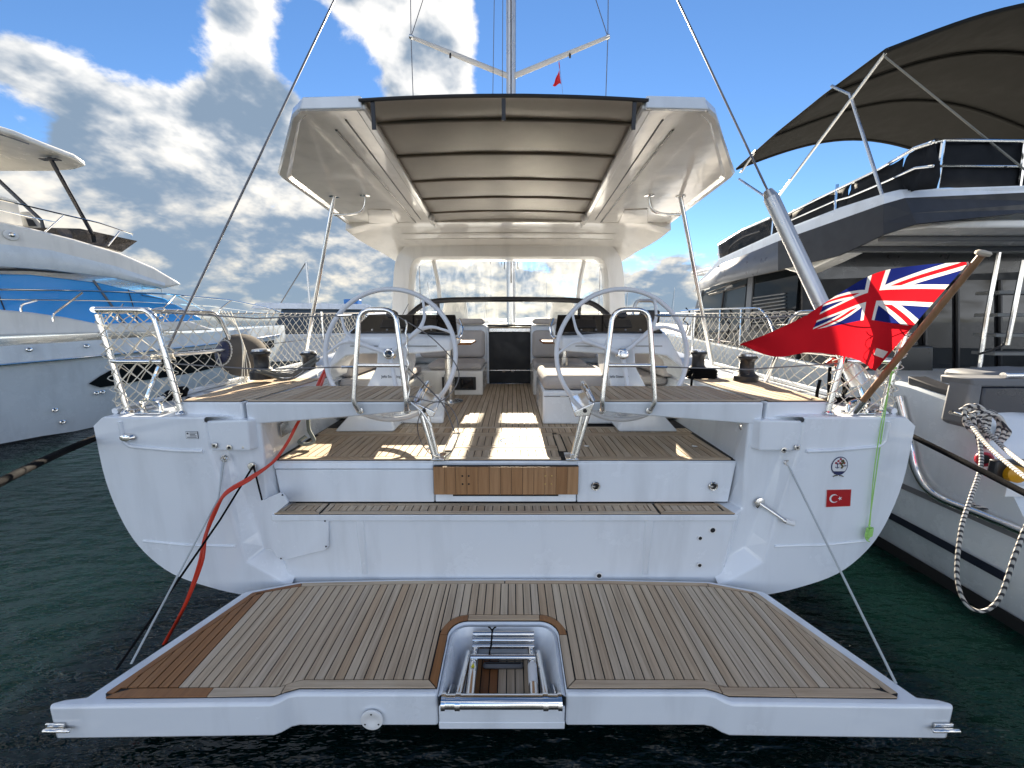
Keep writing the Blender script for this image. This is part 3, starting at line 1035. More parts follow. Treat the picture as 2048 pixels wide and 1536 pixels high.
# ---- steering wheels and their pedestals
WZ, WY, WW, WR = 1.865, 3.23, .972, .548
for s in (-1, 1):
    C0 = S(s, WW, WY, WZ)
    tilt = Matrix.Rotation(R(-9), 3, 'X')

    def ring(r, a, dy=0.0):
        v = Vector((r * math.cos(R(a)), dy, r * math.sin(R(a))))
        return C0 + tilt @ v
    wheel = MB().tube([ring(WR, a) for a in range(0, 360, 6)], .0195, 10, closed=True).build('steering_wheel', WHEEL, Y)
    for a0 in (160, 40, 280):
        sp = MB()
        sp.tube([ring(.03, a0, -.02), ring(.22, a0, -.016), ring(.36, a0, -.01)], [.021, .019, .024], 10)
        for da in (-1, 1):
            sp.tube(spline([ring(.33, a0, -.01), ring(.42, a0 + da * 7, -.006), ring(.49, a0 + da * 15, -.003), ring(WR - .004, a0 + da * 20)], 4), [.020, .018, .016, .0145, .0135, .0125, .012, .011, .011, .011, .011, .012, .013], 8)
        sp.build('spoke', WHEEL, wheel)
    hub = MB().lathe([(.052, -.03), (.055, 0), (.05, .022), (.045, .03), (.044, .05), (.036, .055)], C0 - Vector((0, .0, 0)), tilt @ Vector((0, -1, 0)), 24).build('hub', STEEL, wheel)
    MB().lathe([(.031, .0), (.028, .01), (.002, .014)], C0 + tilt @ Vector((0, -.054, 0)), tilt @ Vector((0, -1, 0)), 20).build('hub_cap', BLACK_GLOSS if s < 0 else BRUSHED, hub)

    # pedestal: broad foot, leg leaning forward and out, pod on top
    def W(w, y, z):
        return S(s, w, y, z)
    mb = MB()
    mb.loft([[W(w0, y0, z), W(w1, y0, z), W(w1, y1, z), W(w0, y1, z)] for w0, w1, y0, y1, z in
             ((1.00, 1.52, 3.28, 3.62, SZ + .005), (.98, 1.50, 3.29, 3.62, SZ + .03), (1.02, 1.42, 3.31, 3.58, SZ + .12), (.96, 1.30, 3.33, 3.60, 1.45), (.86, 1.12, 3.30, 3.62, 1.75), (.85, 1.10, 3.285, 3.62, 1.92), (.86, 1.08, 3.34, 3.62, 2.0))])
    ped = mb.build('helm_pedestal', GEL, Y, bevel=.02, seg=3)
    # fairing beside the foot
    MB().loft([[W(w0, y0, SZ + .004), W(w1, y0, SZ + .004), W(w1, y0, z), W(w0, y0, z)] for w0, w1, y0, z in ((.60, 1.02, 3.55, 1.24), (.62, 1.04, 3.75, 1.36), (.66, 1.06, 4.0, 1.38))]).build('fairing', GEL, ped, bevel=.02)
    # pod
    mb = MB()
    mb.loft([[W(w, 3.34 + dy, z0), W(w, 3.34 + dy, z1), W(w, 3.44 + dy, z2), W(w, 3.80, z3), W(w, 3.80, z0 + .02)] for w, dy, z0, z1, z2, z3 in
             ((.44, .16, 1.93, 1.98, 2.03, 2.10), (.50, .05, 1.88, 1.99, 2.04, 2.13), (.80, 0, 1.86, 2.0, 2.05, 2.14), (1.25, 0, 1.86, 2.0, 2.05, 2.14), (1.40, .0, 1.84, 2.0, 2.05, 2.14), (1.54, .02, 1.74, 1.80, 1.84, 1.93), (1.60, .05, 1.60, 1.66, 1.70, 1.80))])
    pod = mb.build('helm_console', GEL, Y, bevel=.015, seg=2)
    MB().box(*sorted((X0 + s * .60, X0 + s * 1.35)), 3.335, 3.345, 1.925, 1.93).build('groove', RUBBER, pod, smooth=False)
    # dark instrument glass leaning back
    mb = MB()
    mb.ext([W(.43, 3.40, 2.045), W(1.37, 3.395, 2.045), W(1.27, 3.60, 2.20), W(.47, 3.60, 2.20)], (0, .02, -.03))
    dash = mb.build('instrument_panel', BLACK_GLOSS, pod, bevel=.006)
    for w in ((.62, .80), (.88, 1.12)):
        MB().ext([W(w[0], 3.445, 2.082), W(w[1], 3.445, 2.082), W(w[1], 3.535, 2.150), W(w[0], 3.535, 2.150)], (0, -.004, .006)).build('display', BLACK, dash, bevel=.004)
    for i in range(5):
        MB().lathe([(.010, 0), (.009, .004), (.002, .005)], W(.66 + .13 * i, 3.418, 2.064), (0, -.8, .6), 10).build('button', GREYPAD if i % 2 else BRUSHED, dash)
    MB().lathe([(.055, 0), (.06, .02), (.05, .05), (.02, .07)], W(1.06, 3.62, 2.17), (0, 0, 1), 20).build('compass', BLACK, pod)
    MB().tube(rounded([W(.42, 3.50, 2.16), W(.385, 3.46, 2.09), W(.40, 3.42, 2.00), W(.455, 3.42, 1.99)], .03), .010, 8).build('grab_rail', STEEL, pod)
    if s > 0:
        MB().tube(rounded([W(1.18, 3.70, 2.14), W(1.22, 3.70, 2.33), W(1.40, 3.70, 2.33), W(1.42, 3.70, 2.14)], .05), .016, 8).build('pod_rail', ALU, pod)
        MB().box(X0 + 1.24, X0 + 1.42, 3.60, 3.68, 2.12, 2.24).build('throttle_box', BLACK, pod, bevel=.02)
        MB().box(X0 + 1.28, X0 + 1.36, 3.595, 3.60, 2.06, 2.10).build('engine_panel', RED, pod, bevel=.003)
    else:
        MB().tube(rounded([W(1.30, 3.70, 2.12), W(1.34, 3.70, 2.20), W(1.05, 3.70, 2.21), W(1.0, 3.70, 2.14)], .03), .010, 8).build('pod_rail', STEEL, pod)
        MB().tube([W(.98, 3.68, 2.2), W(.92, 3.68, 2.30)], .003, 6).build('aerial', BLACK, pod)

# ---- cockpit furniture
for s in (-1, 1):
    def W(w, y, z):
        return S(s, w, y, z)

    def bx(m, w0, w1, y0, y1, z0, z1):
        a, b = sorted((X0 + s * w0, X0 + s * w1))
        return m.box(a, b, y0, y1, z0, z1)
    st = bx(MB(), .33, 1.70, 4.95, 5.95, SZ + .004, 1.50).build('settee_base', GEL_CREAM, Y, bevel=.02)
    bx(MB(), .42, .86, 4.93, 4.952, 1.25, 1.42).build('recess_shade', DARK, st, bevel=.004)  # black box laid on the settee front for the shade of its recess
    bx(MB(), .45, .62, 4.922, 4.932, 1.27, 1.40).build('recess_panel', BLACK_GLOSS, st, bevel=.003)
    bx(MB(), 1.10, 1.74, 3.72, 5.0, SZ + .004, 1.47).build('settee_base', GEL_CREAM, Y, bevel=.03)
    bx(MB(), .33, 1.75, 5.78, 5.98, 1.50, 2.08).build('settee_back', GEL, Y, bevel=.04)

    side = 'left' if s < 0 else 'right'

    def cush(nm, label, w0, w1, y0, y1, z0, z1, bev=.05):
        o = bx(MB(), w0, w1, y0, y1, z0, z1).build(nm, FABRIC, None, bevel=bev, seg=4)
        return tag(o, label, 'cushion', 'greige cockpit cushions')
    cush('seat_cushion', 'greige seat cushion beside the dark companionway, on its %s' % side, .34, 1.05, 4.97, 5.66, 1.502, 1.60)
    cush('back_cushion', 'upright greige back cushion %s of the companionway' % side, .35, 1.30, 5.60, 5.775, 1.602, 2.0, .06)
    cush('roll_cushion', 'sunlit bolster lying on top of the seat back %s of the companionway' % side, .36, 1.0, 5.66, 5.97, 2.083, 2.17, .045)
    if s < 0:
        cush('side_cushion', 'long greige side settee cushion behind the left wheel', 1.11, 1.68, 3.76, 4.94, 1.475, 1.57)
        cush('side_back_cushion', 'low greige backrest along the left coaming', 1.56, 1.70, 3.85, 4.9, 1.575, 1.86)
    else:
        cush('side_back_cushion', 'low greige backrest along the right coaming', 1.56, 1.70, 3.85, 4.9, 1.575, 1.86)
        cush('side_cushion', 'greige side settee cushion behind the right wheel', 1.11, 1.68, 3.95, 4.94, 1.475, 1.57)
b0 = MB().box(X0 + .34, X0 + 1.06, 3.53, 4.50, SZ + .005, 1.50).build('cockpit_bench', GEL, Y, bevel=.02)
MB().box(X0 + .35, X0 + 1.07, 3.522, 3.532, 1.445, 1.449).build('lid_seam', RUBBER, b0, smooth=False)
MB().box(X0 + .50, X0 + .56, 3.518, 3.53, 1.443, 1.453).build('lid_latch', BRUSHED, b0, bevel=.003)
o = MB().box(X0 + .335, X0 + 1.05, 3.53, 4.40, 1.503, 1.64).build('bench_cushion', FABRIC, None, bevel=.055, seg=4)
tag(o, 'thick greige cushion on the white bench behind the right wheel', 'cushion', 'greige cockpit cushions')
# folded cockpit tables on pillars
for s, y in ((-1, 4.55), (1, 4.75)):
    w = .70
    col = MB().lathe([(.16, 0), (.16, .012), (.10, .02), (.062, .022), (.062, .33), (.05, .335), (.05, .52), (.036, .525), (.036, .70)], S(s, w, y, SZ + .006), (0, 0, 1), 24).build('table_pillar', BRUSHED, Y)
    a, b = sorted((X0 + s * .42, X0 + s * .98))
    MB().box(a, b, y - .1, y + .5, 1.865, 1.895).build('table_leaf', TEAK_NEW, Y, bevel=.01)

# coachroof with the companionway
mb = MB()
mb.loft([[S(-1, w, y, z0), S(1, w, y, z0), S(1, w * .96, y, z1), S(-1, w * .96, y, z1)] for w, y, z0, z1 in ((1.80, 5.99, 1.2, 2.05), (1.80, 7.4, 1.5, 2.08), (1.6, 10, 1.7, 2.05), (1.0, 13, 1.8, 2.0))])
roof = mb.build('coachroof', GEL, Y, bevel=.03)
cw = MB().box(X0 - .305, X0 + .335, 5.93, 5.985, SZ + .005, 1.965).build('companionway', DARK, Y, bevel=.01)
for a in (-.335, .335):
    MB().box(X0 + a, X0 + a + .03, 5.90, 5.99, SZ + .005, 2.045).build('door_jamb', GEL, cw, bevel=.006)
MB().box(X0 - .30, X0 + .33, 5.90, 5.985, 1.97, 2.03).build('lintel', BRUSHED, cw, bevel=.006)
MB().box(X0 - .30, X0 + .33, 5.88, 5.985, 2.032, 2.044).build('teak_trim', TEAK_X, cw, bevel=.003)
MB().box(X0 - .33, X0 + .36, 5.92, 6.4, 2.055, 2.085).build('sliding_hatch', BLACK_GLOSS, cw, bevel=.01)
MB().box(X0 - .33, X0 + .36, 5.915, 5.928, 1.375, 1.385).build('door_bar', BRUSHED, cw)
for dx in (-.1, .04):
    MB().box(X0 + dx, X0 + dx + .04, 5.918, 5.929, 1.355, 1.362).build('latch', STEEL, cw)
for s in (-1, 1):
    a, b = sorted((X0 + s * .70, X0 + s * 1.16))
    o = MB().loft([[(lerp(a, a + .05, k), y, z), (lerp(b, b - .05, k), y, z), (lerp(b, b - .05, k), y + .12, z), (lerp(a, a + .05, k), y + .12, z)] for k, y, z in ((0, 6.62, 2.065), (.2, 6.66, 2.27), (1, 6.74, 2.49))])
    tag(o.build('covered_backrest', CLOTH_LT, None, bevel=.04, seg=3), 'pale covered backrest on the cabin roof, %s of the mast' % ('left' if s < 0 else 'right'), 'backrest', 'covered backrests')

# ---- windscreen
def G(s, w, y, z):                            # points on the windscreen, which stands 6.2 m off on the coachroof
    return S(s, w * .86, y - 1.03, 2.15 + (z - 2.15) * .86)


yw = 7.2
ctr = rounded([G(-1, 1.93, yw - .05, 1.7), G(-1, 1.90, yw, 2.6), G(-1, 1.80, yw, 3.36), G(1, 1.80, yw, 3.36), G(1, 1.90, yw, 2.6), G(1, 1.93, yw - .05, 1.7)], .36, 8)
mid = G(1, 0, yw, 2.6)
rws = []
for i, p in enumerate(ctr):
    t = (ctr[min(i + 1, len(ctr) - 1)] - ctr[max(i - 1, 0)]).normalized()
    nrm = Vector((t.z, 0, -t.x))
    if nrm.dot(mid - p) < 0:
        nrm = -nrm
    h = .133
    rws.append([p - nrm * h + Vector((0, -.19, 0)), p + nrm * h * .75 + Vector((0, -.19, 0)), p + nrm * h + Vector((0, -.14, 0)), p + nrm * h + Vector((0, .10, 0)), p - nrm * h + Vector((0, .12, 0))])
frame = MB().loft(rws).build('windscreen_arch', GEL_WARM, Y, ang=50)
bar = [(-1, 1.80, 7.0, 2.20), (-1, 1.55, 7.12, 2.42), (-1, 1.25, 7.22, 2.50), (-1, .6, 7.30, 2.525), (1, 0, 7.32, 2.53), (1, .6, 7.30, 2.525), (1, 1.25, 7.22, 2.50), (1, 1.55, 7.12, 2.42), (1, 1.80, 7.0, 2.20)]
MB().tube(spline([G(*q) for q in bar], 4), .042, 10, sx=.8).build('windscreen_rail', BLACK, frame)
for s in (-1, 1):
    MB().tube(spline([G(s, 1.27, 7.24, 2.50), G(s, 1.29, 7.24, 2.8), G(s, 1.36, 7.24, 3.2)], 4), .031, 8).build('mullion', GEL_WARM, frame)
    MB().tube([G(s, 1.30, 7.22, 2.49), G(s, 1.33, 7.4, 2.05)], .028, 8).build('mullion', BLACK, frame)
    MB().face(G(s, 1.30, 7.25, 2.5), G(s, 1.76, 7.22, 2.35), G(s, 1.70, 7.22, 3.12), G(s, 1.33, 7.25, 3.22)).build('windscreen_pane', GLASS, frame, smooth=False, fixn=False)
    MB().face(G(s, 1.30, 7.22, 2.49), G(s, 1.74, 7.05, 2.25), G(s, 1.74, 7.2, 2.05), G(s, 1.33, 7.4, 2.07)).build('windscreen_pane', GLASS, frame, smooth=False, fixn=False)
MB().grid([[G(1, w, 7.32 - abs(w) * .06, 2.53) for w in (-1.28, -.6, 0, .6, 1.28)], [G(1, w, 7.32 - abs(w) * .06, 3.22) for w in (-1.33, -.6, 0, .6, 1.33)]]).build('windscreen_pane', GLASS, frame, fixn=False)
MB().grid([[G(1, w, 7.32 - abs(w) * .06, 2.51) for w in (-1.30, -.6, 0, .6, 1.30)], [G(1, w, 7.52 - abs(w) * .06, 2.05) for w in (-1.33, -.6, 0, .6, 1.33)]]).build('windscreen_pane', GLASS, frame, fixn=False)

# ---- hardtop
HZ = 3.40


def wy(u, v, z=HZ):
    q = P(u, v, z=z)
    return (X0 - q.x, q.y)


wing = [(.85, 2.53), (1.215, 2.545), (1.32, 2.64), (1.99, 3.60), (2.01, 3.68), (2.08, 4.6), (2.15, 5.55), (2.15, 5.62)]
IN0, IN1 = (.86, 2.42), (.985, 5.35)
for s in (-1, 1):
    def W(w, y, z):
        return S(s, w, y, z)
    # shell: flat top, chamfered edge, underside panel set up inside a rim
    out = [(.85, 2.53)] + wing[1:] + [(.99, 5.62)]
    n = len(out)
    cen = Vector((1.45, 4.2))

    def inset(d):
        r = []
        for i, (w, y) in enumerate(out):
            v = cen - Vector((w, y))
            v.normalize()
            r.append((w + v.x * d, y + v.y * d))
        return r
    mb = MB()
    i0, i1, i2 = out, inset(.07), inset(.11)
    rings = [[W(w, y, HZ + .075) for w, y in inset(.10)], [W(w, y, HZ + .06) for w, y in inset(.02)], [W(w, y, HZ + .015) for w, y in i0], [W(w, y, HZ) for w, y in inset(.015)], [W(w, y, HZ) for w, y in i1], [W(w, y, HZ + .022) for w, y in i2]]
    mb.loft(rings)
    wg = mb.build('hardtop_wing', GEL_WARM, Y, ang=30)
    # aft fascia cap
    MB().loft([[W(.845, 2.515, HZ - .012), W(1.218, 2.53, HZ - .012), W(1.28, 2.61, HZ + .01), W(.85, 2.61, HZ + .01)], [W(.85, 2.535, HZ + .068), W(1.205, 2.55, HZ + .068), W(1.25, 2.63, HZ + .075), W(.85, 2.63, HZ + .075)]]).build('fascia', GEL, wg, bevel=.01)
    # long recess line, its shade drawn as a black tube, and a shallow panel seam under the wing
    MB().tube([W(1.14, 2.85, HZ + .022), W(1.22, 5.35, HZ + .022)], .010, 6).build('dark_recess_line', BLACK, wg)
    MB().tube([W(1.02, 2.72, HZ + .021), W(1.12, 5.2, HZ + .021)], .006, 6).build('seam', GREYPAD, wg)
    a = [W(1.36, 4.75, HZ + .02), W(1.62, 4.72, HZ + .02), W(1.86, 5.40, HZ + .02), W(1.46, 5.42, HZ + .02)]
    MB().ext(a, (0, 0, -.008)).build('access_panel', GEL_WARM, wg, bevel=.004)
    # inner lip beside the sunroof
    MB().ext([W(.83, 2.55, HZ - .005), W(.89, 2.55, HZ - .005), W(1.02, 5.40, HZ - .005), W(.96, 5.40, HZ - .005)], (0, 0, .07)).build('sunroof_rail', GEL_WARM, wg, bevel=.012)
    # supporting pole and its grab loop
    pt, pb = P(668, 393, z=HZ + .02), P(606, 735, y=4.55)
    wt, wb = X0 - pt.x, X0 - pb.x
    pole = MB().tube([W(wt, pt.y, HZ + .02), W(wb, 4.55, 1.60)], .021, 12).build('hardtop_pole', STEEL, Y)
    lp_ = rounded([W(wt + .01, pt.y, 3.24), W(1.62, pt.y - .02, 3.24), W(1.50, pt.y - .03, 3.27), W(1.47, pt.y - .03, HZ + .02)], .09, 6)
    MB().tube(lp_, .015, 10).build('grab_loop', STEEL, pole)
    for q in ((wt, pt.y), (1.47, pt.y - .03)):
        MB().lathe([(.05, 0), (.05, -.006), (.02, -.012)], W(q[0], q[1], HZ + .021), (0, 0, 1), 18).build('flange', STEEL, pole)
    MB().lathe([(.035, 0), (.035, .05), (.02, .06)], W(.95, 4.95, HZ - .02), (-s, -.6, -.3), 14).build('reading_lamp', WHITE_P, wg)
# solid forward roof joining the wings to the windscreen
mb = MB()
rr = []
for w in (-2.20, -1.9, -1.2, -.6, 0, .6, 1.2, 1.9, 2.20):
    k = 1 - (w / 2.2) ** 2
    rr.append((w, .03 * k))
mb.loft([[S(1, w * kk, y, HZ + k + dz - (.07 if abs(w) > 2.1 else 0)) for w, k in rr] + [S(1, w * kk * .99, y, HZ + .11 + k * 1.4 + dz) for w, k in rr[::-1]] for y, dz, kk in ((5.36, 0, .98), (5.56, -.02, .98), (5.62, -.06, .96), (5.80, -.12, .92), (6.0, -.19, .86), (6.28, -.28, .80))])
fr = mb.build('hardtop_roof', GEL_WARM, Y, ang=30)
for y, dz in ((5.66, -.075), (5.8, -.12), (5.98, -.185)):
    MB().tube([S(1, w, y, HZ + dz - .002 + .03 * (1 - (w / 2.2) ** 2)) for w in (-1.5, -.8, 0, .8, 1.5)], .010, 6).build('ceiling_rib', GEL_WARM, fr)
# sunroof canvas sagging between its hoops
bows = (2.53, 2.80, 3.32, 3.88, 4.42, 4.95, 5.38)
mb = MB()
rws = []
ys = []
for a, b in zip(bows, bows[1:]):
    ys += [a, a * .92 + b * .08, a * .75 + b * .25, (a + b) / 2, a * .25 + b * .75, a * .08 + b * .92]
ys.append(bows[-1])
for y in ys:
    hw = lerp(.84, .97, (y - 2.53) / 2.85) + .02
    near = min(abs(y - q) for q in bows)
    sag = -.009 * min(1, near / .12) if y > 2.6 else 0
    rws.append([S(1, hw * t, y, HZ + .045 + .028 * (1 - t * t) + sag + .0015 * math.sin(9 * t + 5 * y)) for t in [i / 8 - 1 for i in range(17)]])
mb.grid(rws)
cv = mb.build('sunroof_canvas', CANVAS, Y, ang=60)
sm = cv.modifiers.new('solid', 'SOLIDIFY')
sm.thickness = .008
for y in bows[1:-1]:
    hw = lerp(.84, .97, (y - 2.53) / 2.85)
    MB().tube([S(1, hw * t, y, HZ + .032 + .028 * (1 - t * t)) for t in [i / 6 - 1 for i in range(13)]], .014, 8).build('canvas_bow', CANVAS, cv)
MB().tube([S(1, .86 * t, 2.53, HZ + .036 + .026 * (1 - t * t)) for t in [i / 6 - 1 for i in range(13)]], .011, 8).build('canvas_hem', BLACK, cv)
for w, l in ((-.78, .17), (0.0, .12), (.78, .17)):
    MB().box(X0 + w - .012, X0 + w + .012, 2.532, 2.538, HZ + .05 - l, HZ + .05).build('strap', BLACK, cv)

# ---- winches
def winch(p, k=1.0, cap=BRUSHED):
    w = MB().lathe([(.078, 0), (.080, .05), (.066, .06), (.052, .075), (.047, .09), (.046, .15), (.055, .165), (.062, .172), (.062, .185), (.05, .19)], p, (0, 0, 1), 24)
    w.v = [Vector(p) + (q - Vector(p)) * k for q in w.v]
    o = w.build('winch', BLACK, Y)
    t = MB().lathe([(.055, 0), (.050, .012), (.02, .016)], Vector(p) + Vector((0, 0, .19 * k)), (0, 0, 1), 22)
    t.v = [Vector(p) + Vector((0, 0, .19 * k)) + (q - Vector(p) - Vector((0, 0, .19 * k))) * k for q in t.v]
    t.build('winch_cap', cap, o)
    return o


for s in (-1, 1):
    MB().loft([[S(s, w0, y, 1.55), S(s, w1, y, 1.55), S(s, w1 - .03, y, z), S(s, w0 + .03, y, z)] for w0, w1, y, z in ((1.70, 2.16, 3.5, 1.62), (1.70, 2.16, 3.62, 1.635), (1.70, 2.16, 4.1, 1.72))]).build('winch_plinth', GEL, Y, bevel=.015)
winch(P(527, 757, y=3.28), 1.25)
winch(P(621, 752, y=3.85), 1.25)
winch(P(1394, 750, y=3.85), 1.25)
winch(P(1490, 765, y=3.35), 1.25)
# ---- mast, spreaders, rigging
MY = 9.3
mast = MB().tube([(X0 + .03, MY, 2.0), (X0 + .03, MY, 21.5)], .105, 16, sx=.75).build('mast', ALU, Y)
MB().tube([(X0 + .03, MY - .08, 3.0), (X0 + .03, MY - .08, 21.0)], .014, 6).build('sail_track', BLACK, mast)
ROOT = P(1024, 152, y=MY - .02)
for s in (-1, 1):
    tipp = P(822, 74, y=8.45)
    tw, tz = X0 - tipp.x, tipp.z
    tip = S(s, tw, 8.45, tz)
    root = Vector((X0 + .03 + s * .07, MY - .02, ROOT.z))
    sp = MB().tube([root, lerp(root, tip, .5), tip], [.062, .056, .036], 10, sx=.5).build('spreader', plain('spreader_paint', (.55, .53, .50), .4), Y)
    MB().lathe([(.035, -.04), (.05, 0), (.035, .04)], tip, (tip - root), 12).build('tip_cup', BRUSHED, sp)
    m = lerp(root, tip, .62)
    MB().tube([m, m - Vector((0, .03, .10))], .022, 8).build('spreader_light', BLACK, sp)
    for a, b in ((tip, S(s, tw * 1.02, 8.55, 1.9)), (tip, S(s, 1.75, 8.6, 14.0)), (tip, Vector((X0 + s * .1, MY, 13.0)))):
        MB().tube([a, b], .0085, 6).build('shroud', WIRE, Y)
    # split backstay leg, the right one with a thick tensioner tube
    bp = P(1738, 803, y=2.62)
    foot = S(s, bp.x - X0, 2.62, 1.57)
    apex = Vector((X0, 5.0, 8.85))
    bs = MB().tube([foot, apex], .0075, 8).build('backstay', WIRE, Y)
    lug = MB().box(foot.x - .06, foot.x + .06, foot.y - .05, foot.y + .05, 1.535, 1.549).build('chainplate', STEEL, bs, bevel=.004)
    MB().tube([foot - Vector((0, 0, .03)), lerp(foot, apex, .035)], .014, 8).build('turnbuckle', STEEL, bs)
    if s > 0:
        MB().tube([lerp(foot, apex, .018), lerp(foot, apex, .205)], .050, 18).build('tensioner_tube', ALU, bs)
        MB().tube([lerp(foot, apex, .205), lerp(foot, apex, .213)], [.050, .03], 18).build('tube_cap', ALU, bs)
MB().tube([Vector((X0, 5.0, 8.85)), Vector((X0, MY - .1, 21.3))], .0085, 8).build('backstay', WIRE, Y)
for x, yy, zz in ((-.44, 9.0, 14), (-.19, 9.2, 16)):
    MB().tube([(X0 + x, yy, 3.4), (X0 + x * .4, yy, zz)], .007, 6).build('halyard', WIRE, Y)
for s in (-1, 1):
    MB().tube([Vector((X0 + .03 + s * .09, MY - .1, 4.2)), Vector((X0 + .03 + s * .16, MY - .15, 3.3))], .010, 6).build('vang_line', BLACK, Y)

# ---- pushpit rails, lifelines, netting
RZ = 2.215
for s in (-1, 1):
    def W(w, y, z):
        return S(s, w, y, z)
    A = (2.55, 2.52)
    B_ = (2.16, 2.50)
    rail = MB().tube(rounded([W(2.60, 2.50, RZ), W(2.40, 2.49, RZ), W(2.235, 2.49, RZ - .004), W(2.16, 2.505, 1.54)], .08, 6), .0185, 12).build('pushpit_rail', STEEL, Y)
    MB().tube([W(2.62, 2.52, RZ - .03), W(2.545, 2.53, 1.54)], .0185, 12).build('pushpit_post', STEEL, rail)
    MB().tube(rounded([W(2.62, 2.50, RZ), W(2.66, 2.54, RZ), W(2.62, 2.9, RZ), W(2.52, 3.42, RZ), W(2.47, 3.62, 1.57)], .10, 6), .0185, 12).build('pushpit_post', STEEL, rail)
    MB().tube(rounded([W(2.22, 2.492, 1.885), W(2.55, 2.50, 1.885), W(2.60, 2.54, 1.885), W(2.49, 3.55, 1.885)], .05, 5), .0165, 12).build('pushpit_bar', STEEL, rail)
    for w, y in ((2.16, 2.505), (2.545, 2.53), (2.47, 3.62)):
        MB().lathe([(.038, 0), (.036, .008), (.022, .02)], W(w, y, 1.535 + .01 * (y > 3)), (0, 0, 1), 16).build('post_base', STEEL, rail)
    for y in (5.2, 7.2, 9.4):
        k = pw(y, [(2.4, 1), (8, .985), (11, .9)])
        sh = pw(y, [(2.4, 0), (8, .13), (11, .22)])
        MB().tube([W(2.50 * k, y, 1.55 + sh), W(2.50 * k, y, RZ + sh * .7)], .0135, 8).build('stanchion', STEEL, Y)
    for zz in (RZ - .01, 1.885):
        MB().tube([W(2.56, 3.3, zz), W(2.50, 5.2, zz + .03), W(2.48, 7.2, zz + .07), W(2.38, 9.4, zz + .12), W(2.0, 12.5, zz + .2)], .0045, 6).build('lifeline', WIRE, Y)

    # diamond netting: cord by cord, laced to rail and deck
    def along(t):                                   # t metres along the rail, from the inner stern post round the corner and forward
        if t < .42:
            return Vector((X0 + s * lerp(2.18, 2.60, t / .42), 2.50, 0)), 1.56
        q = t - .42
        y = 2.50 + q
        return Vector((X0 + s * pw(y, [(2.5, 2.62), (3.4, 2.54), (5.2, 2.50), (7.2, 2.48), (9.4, 2.38)]), y, 0)), 1.57 + max(0, y - 2.6) * .018
    mb = MB()
    L, cell = 6.0, .115
    n = int(L / cell)
    for d in (1, -1):
        for i in range(-8, n + 8):
            pts = []
            for j in range(0, 13):
                h = j / 12
                t = i * cell + d * h * .66 + (0 if d > 0 else .0)
                if t < 0 or t > L:
                    continue
                b_, zb = along(t)
                ztop = RZ - .012 + max(0, t - 3) * .015
                wob = .012 * math.sin(t * 7.3 + h * 5) + .008 * math.sin(t * 17 + h * 11)
                sag = .035 * math.sin(math.pi * h)
                pts.append(Vector((b_.x + s * wob, b_.y, lerp(zb, ztop, h) + wob * .8 - sag * .3)))
            if len(pts) > 1:
                mb.tube(pts, .0029 + .0006 * ((i * 7) % 3), 4)
    # lacing
    pts = [along(t)[0] + Vector((.024 * math.cos(t * 60), .024 * math.sin(t * 60), RZ + .02 * math.sin(t * 60) - .004)) for t in [k * .02 for k in range(0, 200)]]
    mb.tube(pts, .003, 4)
    for (w, y) in ((2.17, 2.505), (2.58, 2.52)):
        pts = [W(w + .028 * math.cos(q * .9) + (.03 * q / 60 if w > 2.4 else .02 * q / 60), y + .028 * math.sin(q * .9), 1.56 + q * .0105) for q in range(60)]
        mb.tube(pts, .0032, 4)
    mb.build('safety_net', NET, Y, label='white diamond cord netting laced along the %s guardrail' % ('left' if s < 0 else 'right'))

# spare cords dangling from the left pushpit corner
mb = MB()
HANG = []
for k in range(4):
    x = X0 - 2.36 - k * .03
    HANG.append(spline([(x, 3.35, RZ + .01), (x + .10 + .03 * k, 3.30, 2.0), (x + .16, 3.28, 1.72 - .05 * k), (x + .06 * k, 3.32, 1.60 + .02 * k)]))
mb.tube([(X0 - 2.28 + .03 * math.cos(q * .7), 2.52 + .06 * math.sin(q * .7) + q * .0012, 1.90 + .025 * math.sin(q * 1.9)) for q in range(60)], .0045, 5)
tc = thing('tied_cord', 'loose pale cords knotted and hanging on the left pushpit', 'cord', (X0 - 2.36, 3.0, 1.6))
mb.build('knotted_turns', NET, tc)
for h in HANG:
    MB().tube(h, .004, 5).build('hanging_end', NET, tc)

# wire gates across the stern between the hoops
for s in (-1, 1):
    for z0, z1 in ((2.17, 2.20), (1.84, 1.87)):
        MB().tube([S(s, 2.20, 2.505, z1), S(s, 1.6, 2.505, z0 - .01), S(s, .96, 2.49, z0 + .01)], .0045, 6).build('gate_wire', WIRE, Y)
        MB().tube([S(s, 1.06, 2.492, z0 + .007), S(s, .97, 2.49, z0 + .01)], .009, 8).build('pelican_hook', STEEL, Y)

# coiled gate wires hanging on the left hoop
mb = MB()
c = P(876, 860, y=2.47)
mb.tube([c + Vector((.135 * math.cos(R(a)), .02 * math.sin(R(a * 2)), .19 * math.sin(R(a)))) for a in range(0, 360, 10)], .0032, 6, closed=True)
mb.tube(spline([S(-1, .70, 2.48, 2.19), S(-1, .45, 2.50, 2.02), S(-1, .30, 2.52, 1.80), S(-1, .42, 2.5, 1.62), S(-1, .62, 2.46, 1.66)]), .0036, 6)
mb.tube(spline([S(-1, .64, 2.47, 1.86), S(-1, .52, 2.46, 1.74), S(-1, .40, 2.46, 1.60), S(-1, .33, 2.46, 1.42)]), .0045, 6)
tag(mb.build('loose_gate_wire', WIRE), 'thin steel wire hanging in loops from the left hoop', 'wire')
mb = MB()
mb.tube([S(-1, .62, 2.462, 1.60 + .55 * q / 20) + Vector((.006 * math.sin(q * 2.1), .004 * math.cos(q * 1.7), 0)) for q in range(21)], .006, 6)
mb.tube([S(-1, .61, 2.455, 1.62), S(-1, .54, 2.45, 1.56), S(-1, .48, 2.45, 1.46)], .008, 8)
